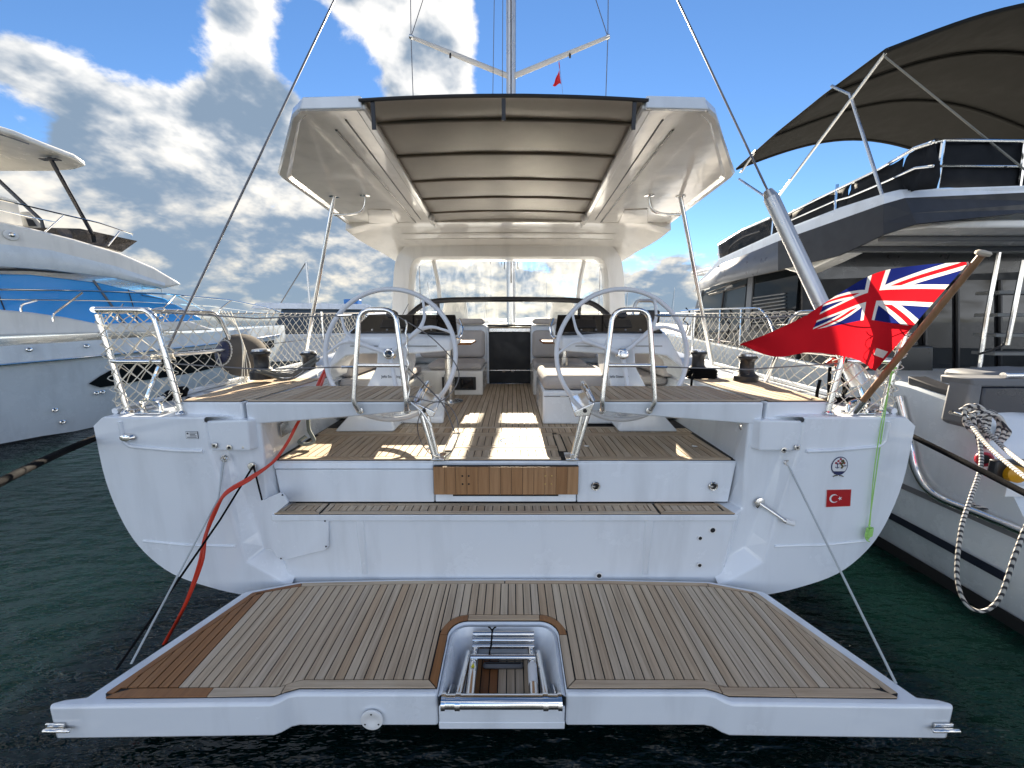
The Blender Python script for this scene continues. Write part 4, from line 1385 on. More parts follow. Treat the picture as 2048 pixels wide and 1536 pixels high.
tag(mb.build('gate_shackle_line', BRUSHED), 'short chain of shackles hanging down the left hoop', 'shackles')

# ---- fittings on the quarters
def fit(name, u, v, y, prof, mat, par=transom, n=18, ax=(0, -1, 0)):
    return MB().lathe(prof, P(u, v, y=y), ax, n).build(name, mat, par)


mb = MB().lathe([(.034, 0), (.036, .010), (.026, .028), (.008, .034)], P(258, 874, y=2.419), (0, -1, 0), 20)
c0 = P(258, 874, y=2.419)
for q in mb.v:
    q.x = c0.x + (q.x - c0.x) * 1.35
    q.z = c0.z + (q.z - c0.z) * .8
mb.build('stern_lamp', STEEL, transom)
for s, (u1, v1), (u2, v2), (u3, v3) in ((-1, (449, 917), (459, 895), (429, 891)), (1, (1574, 925), (1567, 900), (1594, 895))):
    o = fit('pad_eye', u1, v1, 2.475, [(.026, 0), (.024, .008), (.010, .010)], STEEL)
    q = P(u1, v1, y=2.462)
    MB().tube([q + Vector((.016 * math.cos(R(a)), -.006, .016 * math.sin(R(a)))) for a in range(0, 360, 30)], .0045, 6, closed=True).build('ring', STEEL, o)
    o = fit('fairlead', u2, v2, 2.44, [(.019, 0), (.019, .005), (.011, .006), (.009, .001)], STEEL)
    MB().lathe([(.010, 0), (.001, .0005)], P(u2, v2, y=2.435), (0, -1, 0), 12).build('hole', RUBBER, o)
    q = P(u3, v3, y=2.425)
    o = MB().box(q.x - .018, q.x + .018, q.y - .006, q.y + .004, q.z - .018, q.z + .018).build('square_latch', BRUSHED, transom, bevel=.006)
    MB().box(q.x - .006, q.x + .006, q.y - .009, q.y - .005, q.z - .006, q.z + .006).build('key_slot', BLACK, o)
fit('fairlead', 486, 895, 2.455, [(.011, 0), (.010, .004), (.002, .005)], BRUSHED)
fit('pad_eye', 505, 932, 2.500, [(.030, 0), (.026, .012), (.010, .014)], STEEL)
# shower tap arm on the right
q = P(1519, 1006, y=2.495)
MB().lathe([(.040, 0), (.038, .006), (.024, .010), (.014, .012)], q, (.12, -1, 0), 20).build('tap_flange', STEEL, transom)
e = q + Vector((.115, -.11, -.075))
MB().tube([q, e], .0135, 12).build('tap_arm', STEEL, transom)
MB().tube([e - Vector((.004, 0, .0)), e + Vector((.045, -.012, -.01))], .019, 12).build('tap_head', WHITE_P, transom)
MB().tube([e - Vector((.012, -.01, -.004)), e + Vector((.004, -.004, -.002))], .017, 12).build('tap_collar', BRUSHED, transom)
q = P(1492, 853, y=2.62)
MB().lathe([(.045, 0), (.045, .03), (.036, .06), (.012, .07)], q, (-.3, -1, -.1), 20).build('deck_shower_cap', STEEL, transom)
# maker's plate and warning sticker on the left
q = [P(541, 856, y=2.80), P(571, 846, y=3.02), P(573, 868, y=3.02), P(543, 880, y=2.80)]
mb = MB()
mb.ext([Vector((X0 - 1.645, y, z)) for y, z in ((2.72, 1.30), (2.92, 1.31), (2.92, 1.41), (2.72, 1.40))], (.006, 0, 0))
mb.build('maker_plate', BRUSHED, transom)
ST = plain('white_sticker', (.74, .75, .76), .4)
INK = plain('dark_sticker_print', (.05, .06, .08), .5)
a, b_ = P(371, 863, y=2.4165), P(397, 877, y=2.4165)
stk = MB().box(a.x, b_.x, 2.4145, 2.4185, b_.z, a.z).build('warning_sticker', INK, transom, smooth=False)
MB().box(a.x + .0018, b_.x - .0018, 2.4138, 2.4146, b_.z + .0018, a.z - .0018).build('sticker_face', ST, stk, smooth=False)
for i, (k0, k1) in enumerate(((.35, .95), (.35, .8), (.35, .9), (.1, .9))):
    zz = lerp(a.z, b_.z, .2 + i * .2)
    MB().box(lerp(a.x, b_.x, k0), lerp(a.x, b_.x, k1), 2.4132, 2.4139, zz - .0022, zz + .0022).build('print_line', INK, stk, smooth=False)
MB().box(lerp(a.x, b_.x, .1), lerp(a.x, b_.x, .25), 2.4132, 2.4139, lerp(a.z, b_.z, .38), lerp(a.z, b_.z, .15)).build('print_mark', INK, stk, smooth=False)

# ---- stickers on the right quarter: oval crest and a red flag with crescent and star
FR = plain('flag_sticker_red', (.42, .006, .010), .4)
q = [P(u, v, y=2.417) for u, v in ((1654, 980), (1702, 979), (1700, 1012), (1652, 1014))]
ctr_ = sum(q, Vector()) / 4
fl = MB().ext([ctr_ + (p - ctr_) * 1.05 for p in q], (0, .002, 0)).build('flag_sticker', plain('sticker_pale_edge', (.72, .60, .60), .4), transom, smooth=False)
MB().ext([p - Vector((0, .0016, 0)) for p in q], (0, .0012, 0)).build('flag_field', FR, fl, smooth=False)
ex, ez = (q[1] - q[0]), (q[3] - q[0])


def fp(a, b, d=.0030):
    return q[0] + ex * a + ez * b - Vector((0, d, 0))


cr = []
asp = ex.length / ez.length
for a in range(42, 319, 12):
    cr.append(fp(.30 + .25 / asp * math.cos(R(a)), .5 - .25 * math.sin(R(a))))
for a in range(310, 49, -12):
    cr.append(fp(.338 + .20 / asp * math.cos(R(a)), .5 - .20 * math.sin(R(a))))
MB().ext(cr, (0, .0008, 0)).build('crescent', ST, fl, smooth=False)
star = []
for i in range(10):
    r = .125 if i % 2 == 0 else .05
    a = 180 + i * 36
    star.append(fp(.55 + r / asp * math.cos(R(a)), .5 - r * math.sin(R(a))))
MB().ext(star, (0, .0008, 0)).build('star', ST, fl, smooth=False)

cx, cz = P(1679, 933, y=2.417).x, P(1679, 933, y=2.417).z
NV = plain('crest_navy', (.010, .018, .09), .4)
RDD = plain('crest_red', (.32, .012, .03), .4)
OLV = plain('crest_olive', (.10, .085, .03), .5)


def ell(rx, rz, y0, t, a0=0, a1=360, n=28):
    pts = [(cx + rx * math.cos(R(lerp(a0, a1, i / n))), y0, cz + .004 + rz * math.sin(R(lerp(a0, a1, i / n)))) for i in range(n if a1 - a0 == 360 else n + 1)]
    return MB().ext(pts, (0, t, 0))


cs = ell(.054, .064, 2.4165, .002).build('crest_sticker', NV, transom, smooth=False)
ell(.049, .058, 2.4155, .001).build('crest_ground', ST, cs, smooth=False)
for i in range(-3, 4):
    for j in range(0, 3):
        if (i + j) % 2 == 0:
            x0_, z0_ = cx + i * .0135 - .0067, cz + .018 + j * .0135
            if ((x0_ + .0067 - cx) / .046) ** 2 + ((z0_ + .0067 - cz) / .058) ** 2 < .95:
                MB().box(x0_, x0_ + .0134, 2.4148, 2.4156, z0_, z0_ + .0134).build('crest_check', RDD, cs, smooth=False)
ell(.049, .058, 2.4148, .0008, 215, 325, 14).build('crest_base', NV, cs, smooth=False)
MB().box(cx - .036, cx + .036, 2.4140, 2.4150, cz - .032, cz - .016).build('crest_ribbon', ST, cs, smooth=False)
mb = MB()
mb.tube([(cx - .016, 2.4143, cz + .026), (cx - .016, 2.4143, cz - .010)], .0022, 6)
mb.tube([(cx - .016 + .013 * math.cos(R(a)), 2.4143, cz + .003 + .013 * math.sin(R(a))) for a in range(200, 341, 14)], .002, 6)
mb.tube([(cx - .025, 2.4143, cz + .018), (cx - .007, 2.4143, cz + .018)], .002, 6)
mb.build('crest_anchor', NV, cs)
mb = MB()
mb.tube(spline([(cx + .004, 2.4143, cz + .036), (cx + .016, 2.4143, cz + .044), (cx + .02, 2.4143, cz + .028), (cx + .006, 2.4143, cz + .018), (cx + .018, 2.4143, cz + .004), (cx + .010, 2.4143, cz - .012)]), .0055, 6)
mb.build('crest_figure', OLV, cs)
for sg in (-1, 1):
    MB().tube(spline([(cx + sg * .006, 2.4150, cz - .062), (cx + sg * .02, 2.4150, cz - .063), (cx + sg * .034, 2.4150, cz - .070)]), .003, 6).build('crest_tail', OLV, cs)


def lettering(txt, size, loc, rx, mat, par, nm='lettering', rz=0):
    cu = bpy.data.curves.new(nm, 'FONT')
    cu.body, cu.size, cu.extrude = txt, size, .0006
    cu.align_x = cu.align_y = 'CENTER'
    o = bpy.data.objects.new(nm, cu)
    me = bpy.data.meshes.new_from_object(o)
    bpy.data.objects.remove(o)
    o = bpy.data.objects.new(nm, me)
    me.materials.append(mat)
    COL.objects.link(o)
    o.parent = par
    o.location = Vector(loc) - (par.location if par.type == 'EMPTY' else Vector())
    o.rotation_euler = (R(rx), 0, R(rz))
    return o


for sg in (-1, 1):
    lettering('Jefa Steering', .034, S(sg, 1.00 if sg < 0 else .98, 3.302, 1.665), 90, INK, transom)
lettering('24', .018, (cx + .034, 2.4142, cz + .006), 90, NV, cs)

# ---- mooring gear on the quarters: cleats
for s in (-1, 1):
    o = MB().box(X0 + s * 2.36 - .09, X0 + s * 2.36 + .09, 2.47, 2.55, 1.532, 1.545).build('mooring_cleat', STEEL, Y, bevel=.006)
    MB().tube(spline([S(s, 2.28, 2.49, 1.545), S(s, 2.30, 2.50, 1.61), S(s, 2.42, 2.52, 1.62), S(s, 2.44, 2.53, 1.545)]), .012, 8).build('cleat_horn', STEEL, o)

# ================================================================== loose things aboard
# round fender in its sock
fp0 = P(488, 728, y=3.62)
fe = thing('fender', 'round fender in a grey fabric sock standing on the left quarter deck', 'fender', (fp0.x, fp0.y, 1.625))
rad = .20
axd = Vector((-.35, -.85, .22)).normalized()
prof = []
for i in range(15):
    a = R(lerp(-62, 88, i / 14))
    prof.append((rad * math.cos(a), -rad * math.sin(a) * 1.05))
fc = Vector((fp0.x, fp0.y, 1.625 + rad * .98))
m = MB().lathe(prof, fc, axd, 48)
for i, v in enumerate(m.v):                           # gathers of the sock round its mouth
    k = (v - fc).dot(axd)
    if k > 0:
        m.v[i] = v + (v - fc).normalized() * .006 * (1 if i % 2 else -1) * (k / rad)
m.build('sock', FEND, fe, ang=80)
m = MB().lathe([(.105, .0), (.10, .025), (.07, .045), (.025, .055), (.02, .07)], fc + axd * rad * .80, axd, 24)
m.build('fender_end', FEND_IN, fe)
m = MB()
m.tube([fc + axd * rad * .86 + (axd.orthogonal().normalized() * math.cos(R(a)) + axd.cross(axd.orthogonal().normalized()) * math.sin(R(a))) * .112 for a in range(0, 360, 15)], .007, 6, closed=True)
e0 = fc + axd * rad * 1.1
m.tube(spline([e0, e0 + Vector((.02, -.02, -.05)), e0 + Vector((.025, 0, -.15)), e0 + Vector((.03, .03, -.27))]), .006, 6)
m.build('lanyard', ROPE_W, fe)

# hank of thin line hung between the two left winches
m = MB()
for k in range(16):
    r = random.random
    a = P(527, 742, y=3.18) + Vector((r() * .05, -.11 + r() * .02, r() * .03))
    b2 = P(640, 722, y=3.72) + Vector((r() * .05, -.10 + r() * .02, r() * .05))
    mid_ = (a + b2) / 2 + Vector((0, -.02, -.06 - .08 * r()))
    m.tube(spline([a, mid_, b2], 6), .0055, 5)
tag(m.build('rope_hank', ROPE_G), 'hank of thin grey line slung between the two left winches', 'rope')
m = MB()
for k in range(7):
    a = P(1400, 756, y=3.55)
    m.tube([a + Vector((.13 * math.cos(R(q)) + .02 * random.random(), .10 * math.sin(R(q)), .010 + .011 * k + .006 * math.sin(R(q * 3)))) for q in range(0, 360, 15)], .0075, 5, closed=True)
m.tube(spline([a + Vector((-.09, -.06, .06)), a + Vector((-.13, -.12, .02)), a + Vector((-.14, -.13, -.10))]), .011, 6)
tag(m.build('rope_coil', ROPE_B), 'dark flecked rope coiled at the foot of the inner right winch', 'rope')

# red rags/hose beside the left seat, red shore hose down over the transom
hp = spline([P(652, 740, y=3.5), P(640, 775, y=3.1), P(600, 838, y=2.72), P(575, 885, y=2.60), P(545, 925, y=2.50), P(500, 955, y=2.40), P(452, 985, y=2.34), P(428, 1030, y=2.30), P(410, 1075, y=2.26), P(398, 1130, y=2.22), P(370, 1210, y=2.20), P(330, 1285, z=.0), P(310, 1320, z=-.15)], 8)
m = MB().tube(hp, .0105, 10)
hose = m.build('shore_hose', RED)
tag(hose, 'red hose looping down over the left side of the transom to the water', 'hose')
hp2 = [p + Vector((.010 + .012 * math.sin(i * .21), -.010, .004 * math.cos(i * .3))) for i, p in enumerate(hp[34:])]
tag(MB().tube(hp2, .0085, 8).build('shore_cable', RED), 'second red cable running alongside the red hose', 'cable')
m = MB().tube(spline([P(655, 735, y=3.48), P(640, 765, y=3.3), P(630, 790, y=3.12)]), .022, 8)
tag(m.build('red_strap', RED), 'short red strap hanging beside the left wheel', 'strap')

# platform lifting lines
tl = P(232, 1340, z=.36)
m = MB().tube([P(507, 931, y=2.48), P(440, 1040, y=2.33), tl], .0065, 8)
tag(m.build('platform_line', ROPE_B), 'thin black line from the left pad eye down to the platform corner', 'line')
m = MB().tube([P(507, 931, y=2.48), P(524, 1000, y=2.48)], .0055, 8)
tag(m.build('short_line', ROPE_B), 'short black line dropping into the bolted cover plate', 'line')
LG = plain('pale_coated_cable', (.42, .46, .48), .5)
m = MB().tube([P(448, 920, y=2.46), P(437, 997, y=2.38), P(262, 1328, z=.37)], .0055, 8)
tag(m.build('platform_cable', LG), 'pale cable holding the left corner of the platform', 'cable', 'platform cables')
m = MB().tube([P(1575, 928, y=2.46), P(1792, 1367, z=.37)], .0060, 8)
tag(m.build('platform_cable', LG), 'pale cable holding the right corner of the platform', 'cable', 'platform cables')
GH = plain('grey_green_hose', (.20, .23, .21), .6)
m = MB().tube(spline([P(616, 838, y=2.95), P(618, 860, y=2.90), P(628, 882, y=2.86), P(612, 889, y=2.84), P(598, 884, y=2.86), P(612, 872, y=2.9)]), .014, 8)
tag(m.build('shower_hose', GH), 'grey hose looped beside the left locker lid', 'hose')

# flag staff with the red ensign
sb, stp = P(1690, 846, y=2.50), P(1962, 512, y=2.02)
fs = thing('ensign_staff', 'red ensign with union canton flying from a raked wooden staff', 'flag', sb)
MB().tube([lerp(sb, stp, .10), lerp(sb, stp, .55), stp], [.018, .0185, .016], 12).build('staff', WOOD, fs)
MB().tube([lerp(sb, stp, -.02), lerp(sb, stp, .17)], .0235, 14).build('staff_socket', STEEL, fs)
dirn = (stp - sb).normalized()
MB().lathe([(.018, 0), (.030, .006), (.032, .018), (.024, .026), (.005, .028)], stp, dirn, 16).build('truck', plain('worn_white_wood', (.50, .43, .33), .6), fs)


def flag_mat():
    m, n, l, b = new_mat('ensign_cloth')
    uv = n.new('ShaderNodeUVMap')
    sp = n.new('ShaderNodeSeparateXYZ')
    l.new(uv.outputs[0], sp.inputs[0])
    U, Vv = sp.outputs[0], sp.outputs[1]

    def mt(op, a, b=None, c=None):
        k = n.new('ShaderNodeMath')
        k.operation = op
        for i, q in enumerate((a, b, c)):
            if q is None:
                continue
            if isinstance(q, (int, float)):
                k.inputs[i].default_value = q
            else:
                l.new(q, k.inputs[i])
        return k.outputs[0]

    def mix(f, a, b):
        k = n.new('ShaderNodeMix')
        k.data_type = 'RGBA'
        l.new(f, k.inputs[0])
        for i, q in ((6, a), (7, b)):
            if isinstance(q, tuple):
                k.inputs[i].default_value = (*q, 1)
            else:
                l.new(q, k.inputs[i])
        return k.outputs[2]
    red, white, blue = (.62, .012, .022), (.80, .78, .74), (.012, .022, .16)
    # canton space: a 0..1 across (hoist to fly), b 0..1 down
    a = mt('DIVIDE', U, .56)
    bb = mt('DIVIDE', Vv, .54)
    x = mt('MULTIPLY', mt('SUBTRACT', a, .5), 2.0)         # -1..1 , flag 2:1
    y = mt('SUBTRACT', bb, .5)                            # -.5...5
    ax, ay = mt('ABSOLUTE', x), mt('ABSOLUTE', y)
    d1 = mt('ABSOLUTE', mt('MULTIPLY', mt('SUBTRACT', y, mt('MULTIPLY', x, .5)), .894))
    d2 = mt('ABSOLUTE', mt('MULTIPLY', mt('ADD', y, mt('MULTIPLY', x, .5)), .894))
    sal = mt('MAXIMUM', mt('LESS_THAN', d1, .10), mt('LESS_THAN', d2, .10))
    sr = mt('MAXIMUM', mt('LESS_THAN', d1, .035), mt('LESS_THAN', d2, .035))
    cw_ = mt('MAXIMUM', mt('LESS_THAN', ax, .175), mt('LESS_THAN', ay, .175))
    crd = mt('MAXIMUM', mt('LESS_THAN', ax, .105), mt('LESS_THAN', ay, .105))
    t_ = tex_noise(n, l, 30, 4, geo_pos(n))
    col = mix(sal, blue, white)
    col = mix(sr, col, red)
    col = mix(cw_, col, white)
    col = mix(crd, col, red)
    inn = mt('MULTIPLY', mt('LESS_THAN', a, 1.0), mt('LESS_THAN', bb, 1.0))
    col = mix(inn, red, col)
    # small pale mark low by the hoist
    mk = mt('MULTIPLY', mt('MULTIPLY', mt('GREATER_THAN', U, .02), mt('LESS_THAN', U, .13)), mt('MULTIPLY', mt('GREATER_THAN', Vv, .80), mt('LESS_THAN', Vv, .87)))
    col = mix(mk, col, white)
    l.new(col, b.inputs['Base Color'])
    b.inputs['Roughness'].default_value = .8
    b.inputs['Specular IOR Level'].default_value = .15
    tn = tex_noise(n, l, 900, 2, geo_pos(n))
    bump(n, l, b, tn.outputs[0], .2, .002)
    tr = n.new('ShaderNodeBsdfTranslucent')
    l.new(col, tr.inputs[0])
    mx = n.new('ShaderNodeMixShader')
    mx.inputs[0].default_value = .42
    l.new(b.outputs[0], mx.inputs[1])
    l.new(tr.outputs[0], mx.inputs[2])
    l.new(mx.outputs[0], n['Material Output'].inputs[0])
    return m


# top and bottom edges of the cloth; it bellies towards the bow on its way to the fly
topE = spline([P(1938, 524, y=2.06), P(1850, 529, y=2.16), P(1762, 545, y=2.32), P(1668, 592, y=2.46), P(1590, 643, y=2.52), P(1481, 688, y=2.60)], 12)
botE = spline([P(1752, 742, y=2.40), P(1722, 727, y=2.34), P(1680, 712, y=2.36), P(1615, 705, y=2.46), P(1560, 714, y=2.56), P(1520, 706, y=2.60), P(1486, 691, y=2.61)], 12)


def resample(pts, n):
    d = [0]
    for a, b in zip(pts, pts[1:]):
        d.append(d[-1] + (b - a).length)
    out = []
    for i in range(n + 1):
        t = d[-1] * i / n
        k = max(j for j in range(len(d)) if d[j] <= t + 1e-9)
        k = min(k, len(d) - 2)
        out.append(lerp(pts[k], pts[k + 1], (t - d[k]) / max(1e-9, d[k + 1] - d[k])))
    return out


NU, NV2 = 44, 22
te, be = resample(topE, NU), resample(botE, NU)
mb = MB()
rws, uvs = [], []
for i in range(NU + 1):
    row = []
    for j in range(NV2 + 1):
        k = j / NV2
        p = lerp(te[i], be[i], k)
        t = i / NU
        p = p + Vector((0, .045 * math.sin(t * 7.5 + k * 2.4) * math.sin(math.pi * min(1, t * 1.6 + .05)) + .012 * math.sin(t * 19 + k * 6) * t, .008 * math.sin(k * 9 + t * 14) * t * (1 - k) * 4 * k))
        row.append(p)
        uvs.append((t, k))
    rws.append(row)
mb.grid(rws)
mb.uv = uvs
mb.build('ensign', flag_mat(), fs, ang=180, fixn=False)
mb = MB().tube([lerp(stp, sb, .06), te[0] + Vector((-.01, 0, 0))], .004, 5)
mb.build('toggle_line', ROPE_W, fs)
MB().tube([be[0], lerp(sb, stp, .30)], .004, 5).build('toggle_line', ROPE_W, fs)

# courtesy flag under the spreader
cf = thing('courtesy_flag', 'tiny red flag hanging limp under the right spreader', 'flag', P(1122, 168, y=8.9))
a = P(1118, 120, y=8.9)
MB().tube([a, P(1127, 200, y=8.95)], .003, 5).build('halyard', WIRE, cf)
rws = []
for i in range(9):
    t = i / 8
    p = lerp(P(1119, 123, y=8.9), P(1124, 168, y=8.9), t)
    rws.append([p + Vector((-.015 - .20 * t * t * k + .02 * k * math.sin(t * 8), .04 * math.sin(k * 7 + t * 3), -.04 * k)) for k in [j / 6 for j in range(7)]])
MB().grid(rws).build('cloth', plain('courtesy_flag_red', (.60, .012, .02), .7), cf, fixn=False)

# black covered gear on the quarters
m = MB()
c = P(335, 800, y=2.95)
m.tube(spline([P(312, 812, y=2.85), P(335, 800, y=2.9), P(352, 790, y=3.0), P(372, 778, y=3.1)]), [.03, .04, .05, .05, .055, .055, .055, .05, .05, .05, .055, .06, .06, .06, .055, .05, .05, .055, .06, .055, .05, .045, .04, .035, .025], 10)
m.tube(spline([P(300, 833, y=2.62), P(330, 822, y=2.7), P(362, 812, y=2.85), P(380, 800, y=3.0)]), .03, 8)
tag(m.build('black_canvas_bag', ROPE_B), 'crumpled black bag lying on the left quarter behind the netting', 'bag')
m = MB()
for k, (u, v) in enumerate(((1640, 760), (1660, 735), (1672, 720), (1682, 745), (1690, 725))):
    m.tube(spline([P(u, v, y=3.0), P(u - 6 + 4 * k, v + 35, y=2.95), P(1652 + 6 * k, 812, y=2.85)]), .012, 6)
m.tube(spline([P(1615, 800, y=3.0), P(1645, 808, y=2.9), P(1675, 800, y=2.8), P(1740, 800, y=2.7)]), [.02] * 8 + [.045] * 8 + [.02] * 9, 8)
tag(m.build('black_straps', ROPE_B), 'tangle of black straps hanging on the right pushpit', 'straps')
m = MB().tube(spline([P(1655, 727, y=2.6), P(1668, 720, y=2.57), P(1676, 730, y=2.56), P(1682, 722, y=2.56)]), .016, 6)
tag(m.build('red_rag', RED), 'scrap of red cord tied below the ensign', 'cord')

# lime cord with a knotted hank
lm = thing('lime_cord', 'lime green cord hanging down the right quarter ending in a hank', 'cord', P(1737, 1080, y=2.40))
a, b2 = P(1782, 745, y=2.46), P(1738, 1050, y=2.40)
MB().tube(spline([a, P(1768, 840, y=2.42), P(1752, 950, y=2.405), b2]), .0032, 6).build('standing_part', LIME, lm)
MB().tube(spline([a + Vector((.008, 0, 0)), P(1762, 850, y=2.415), P(1747, 955, y=2.40), b2 + Vector((.006, 0, 0))]), .003, 6).build('standing_part', LIME, lm)
m = MB()
for k in range(6):
    m.tube([b2 + Vector((-.002 + .018 * math.cos(R(q)), -.012 + .012 * math.sin(R(q)), -.020 - .010 * k + .006 * math.cos(R(q)))) for q in range(0, 360, 30)], .0045, 6, closed=True)
m.tube(spline([b2, b2 + Vector((.014, -.01, -.05)), b2 + Vector((-.006, -.01, -.10)), b2 + Vector((-.022, -.01, -.07)), b2 + Vector((-.012, -.01, -.02))]), .005, 6)
m.tube(spline([b2 + Vector((0, -.01, -.06)), b2 + Vector((-.012, -.012, -.10)), b2 + Vector((.01, -.012, -.115))]), .004, 6)
m.build('hank', LIME, lm)
MB().tube([a + Vector((.02 * math.cos(R(q)), .02 * math.sin(R(q)), .006 * q / 60)) for q in range(0, 700, 30)], .005, 6).build('hitch', LIME, lm)

# mooring lines of the yacht
m = MB().tube(spline([P(240, 855, y=2.75), P(200, 872, y=2.5), P(100, 915, y=2.1), P(-40, 985, y=1.6)]), .021, 10)
tag(m.build('mooring_line', ROPE_B), 'black mooring line leading off the left quarter out of the picture', 'rope', 'black mooring lines')
m = MB().tube(spline([P(1790, 855, y=2.65), P(1832, 876, y=2.48), P(1930, 925, y=2.2), P(2100, 1012, y=1.8)]), .017, 10)
tag(m.build('mooring_line', ROPE_B), 'black mooring line leading off the right quarter past the neighbour', 'rope', 'black mooring lines')
# ================================================================== motor yacht on the left
BOW = Vector((-7.95, 13.6, 0))
HD = R(25)
AFT = Vector((-math.sin(HD), -math.cos(HD), 0))
STB = Vector((math.cos(HD), -math.sin(HD), 0))      # towards us


def L_(t, o, z):                                     # metres aft of the stem, offset towards us, height
    return BOW + AFT * t + STB * o + Vector((0, 0, z))


def lhb(t):
    k = min(1, t / 7.5)
    return 2.45 * (1 - (1 - k) ** 2.1)


my = thing('motor_yacht', 'white flybridge motor yacht with blue windows moored on the left', 'motor yacht', L_(7, 0, 0))
TS = [0.02, .35, .8, 1.5, 2.5, 4, 6, 8, 10, 12.5, 15]


def lsheer(t):
    return 1.98 - .045 * t + .0008 * t * t


def lring(t, side):
    h = lhb(t)
    zs = lsheer(t)
    w0 = h * pw(t, [(0, .1), (1, .35), (2.5, .66), (5, .88), (9, .94)])
    lift = max(0, 1.4 - t * .9)
    return [L_(t, side * w0, lift - .05 if t > .5 else max(lift, 0)), L_(t, side * (w0 * .55 + h * .44), max(lift + .12, .34)), L_(t, side * h * .94, max(lift + .3, .72)), L_(t, side * h * .985, zs - .33), L_(t, side * h * 1.01, zs - .30), L_(t, side * h, zs)]


mb = MB()
for sd in (-1, 1):
    mb.grid([lring(t, sd) for t in TS])
mb.grid([[L_(t, sd * lhb(t) * .995, lsheer(t) - .02) for sd in (-1, -.5, 0, .5, 1)] for t in TS])
lh = mb.build('hull', GEL_GREY, my, ang=28)
mb = MB()
mb.grid([[p - Vector((0, 0, .09)) + STB * .012 for p in (lring(t, 1)[0],)] + [lring(t, 1)[0] + Vector((0, 0, .10)) + STB * .012] for t in TS[3:]])
mb.build('waterline_band', ANTIFOUL, lh, fixn=False)
mb = MB()
mb.tube([L_(t, lhb(t) * 1.012, lsheer(t) - .31) for t in TS[1:]], .022, 8)
mb.build('rub_rail', STEEL, lh)
# dark hull window
def hullside(u, v):
    # survey onto the topsides plane
    a, b = (u - 1024) / F, (768 - v) / F
    d = Vector((a, _c + _s * b, -_s + _c * b))
    for k in range(200, 1500):
        p = Vector((0, 0, CAM_Z)) + d * (k * .01)
        q = p - BOW
        t, o = q.dot(AFT), q.dot(STB)
        if t < .3 or o < -.2:
            continue
        ringp = [(r.z, (r - BOW).dot(STB)) for r in lring(t, 1)]
        if o < pw(p.z, ringp) + .012:
            return p
    return Vector((0, 0, CAM_Z)) + d * 10


hw_ = []
for (u, v0, v1) in ((178, 767, 768), (200, 752, 775), (240, 730, 769), (278, 711, 762), (335, 705, 754), (390, 700, 745), (440, 695, 733), (500, 688, 712), (548, 680, 694)):
    hw_.append([hullside(u, lerp(v0, v1, k / 3)) + STB * .004 for k in range(4)])
MB().grid(hw_).build('hull_window', DARKGLASS, lh, fixn=False)
for u, v in ((58, 699), (173, 692), (110, 820), (193, 786), (205, 784), (125, 844)):
    p = hullside(u, v)
    MB().lathe([(.035, 0), (.04, .012), (.025, .022), (.01, .016)], p, STB, 14).build('skin_fitting', STEEL, lh)
# deckhouse: raked blue windows under a sweeping white roof
def Lp(u, v, o):
    """survey onto the fore-and-aft plane lying o metres our side of that yacht's centre line"""
    a, b = (u - 1024) / F, (768 - v) / F
    d = Vector((a, _c + _s * b, -_s + _c * b))
    num = (BOW - Vector((0, 0, CAM_Z))).dot(STB) + o
    return Vector((0, 0, CAM_Z)) + d * (num / d.dot(STB))


WID = 3.4


def slab(name, pts, o, mat, par, wid=WID, taper=0.0, bev=.02):
    q = [Lp(u, v, o) for u, v in pts]
    m = MB()
    n = len(q)
    far = [p - STB * wid for p in q]
    c = sum(far, Vector()) / n
    far = [lerp(p, c, taper) for p in far]
    m.loft([q, far])
    return m.build(name, mat, par, bevel=bev)


bl = [(408, 640), (330, 597), (200, 566), (60, 549), (-420, 545), (-420, 690), (0, 655), (200, 650)]
glass = slab('saloon_windows', bl, 1.72, BLUEGLASS, my, 3.44)
for a, b in (((-20, 545), (22, 652)), ((186, 560), (250, 648)), ((256, 578), (276, 645))):
    MB().tube([Lp(*a, 1.735), Lp(*b, 1.735)], .022 if a[0] == 186 else .008, 6).build('window_post', SILVER if a[0] == 186 else BLACK, glass)
fr = [(284, 572), (322, 578), (326, 598), (284, 591)]
MB().tube([Lp(u, v, 1.735) for u, v in fr], .007, 6, closed=True).build('opening_light', BLACK, glass)
MB().tube([Lp(u, v, 1.76) for u, v in ((-60, 538), (60, 540), (150, 546), (232, 556))], .022, 6).build('curtain_track', BLACK, glass)
MB().tube([Lp(352, 590, 1.73), Lp(428, 630, 1.45)], .03, 6).build('windscreen_pillar', GEL_CREAM, glass)
rf = [(366, 569), (330, 577), (230, 556), (100, 540), (0, 533), (-460, 530), (-460, 400), (0, 442), (60, 455), (150, 478), (240, 505), (310, 535)]
roof_l = slab('flybridge_moulding', rf, 1.95, GEL_CREAM, my, 3.9, .06, .05)
mb = MB()
rows_ = []
for (u, v0, v1) in ((-460, 470, 530), (0, 488, 532), (100, 500, 539), (230, 532, 555), (330, 566, 577)):
    rows_.append([Lp(u, v0, 1.99), Lp(u, (v0 + v1) / 2, 2.03), Lp(u, v1, 1.97)])
mb.grid(rows_)
mb.build('roof_crease', GEL_GREY, roof_l, fixn=False)
q = Lp(22, 470, 1.97)
MB().lathe([(.09, 0), (.085, .02), (.05, .03)], q, STB, 18).build('vent_shell', WHITE_P, roof_l)
MB().lathe([(.04, .03), (.038, .05), (.015, .07)], q, STB, 14).build('docking_lamp', STEEL, roof_l)
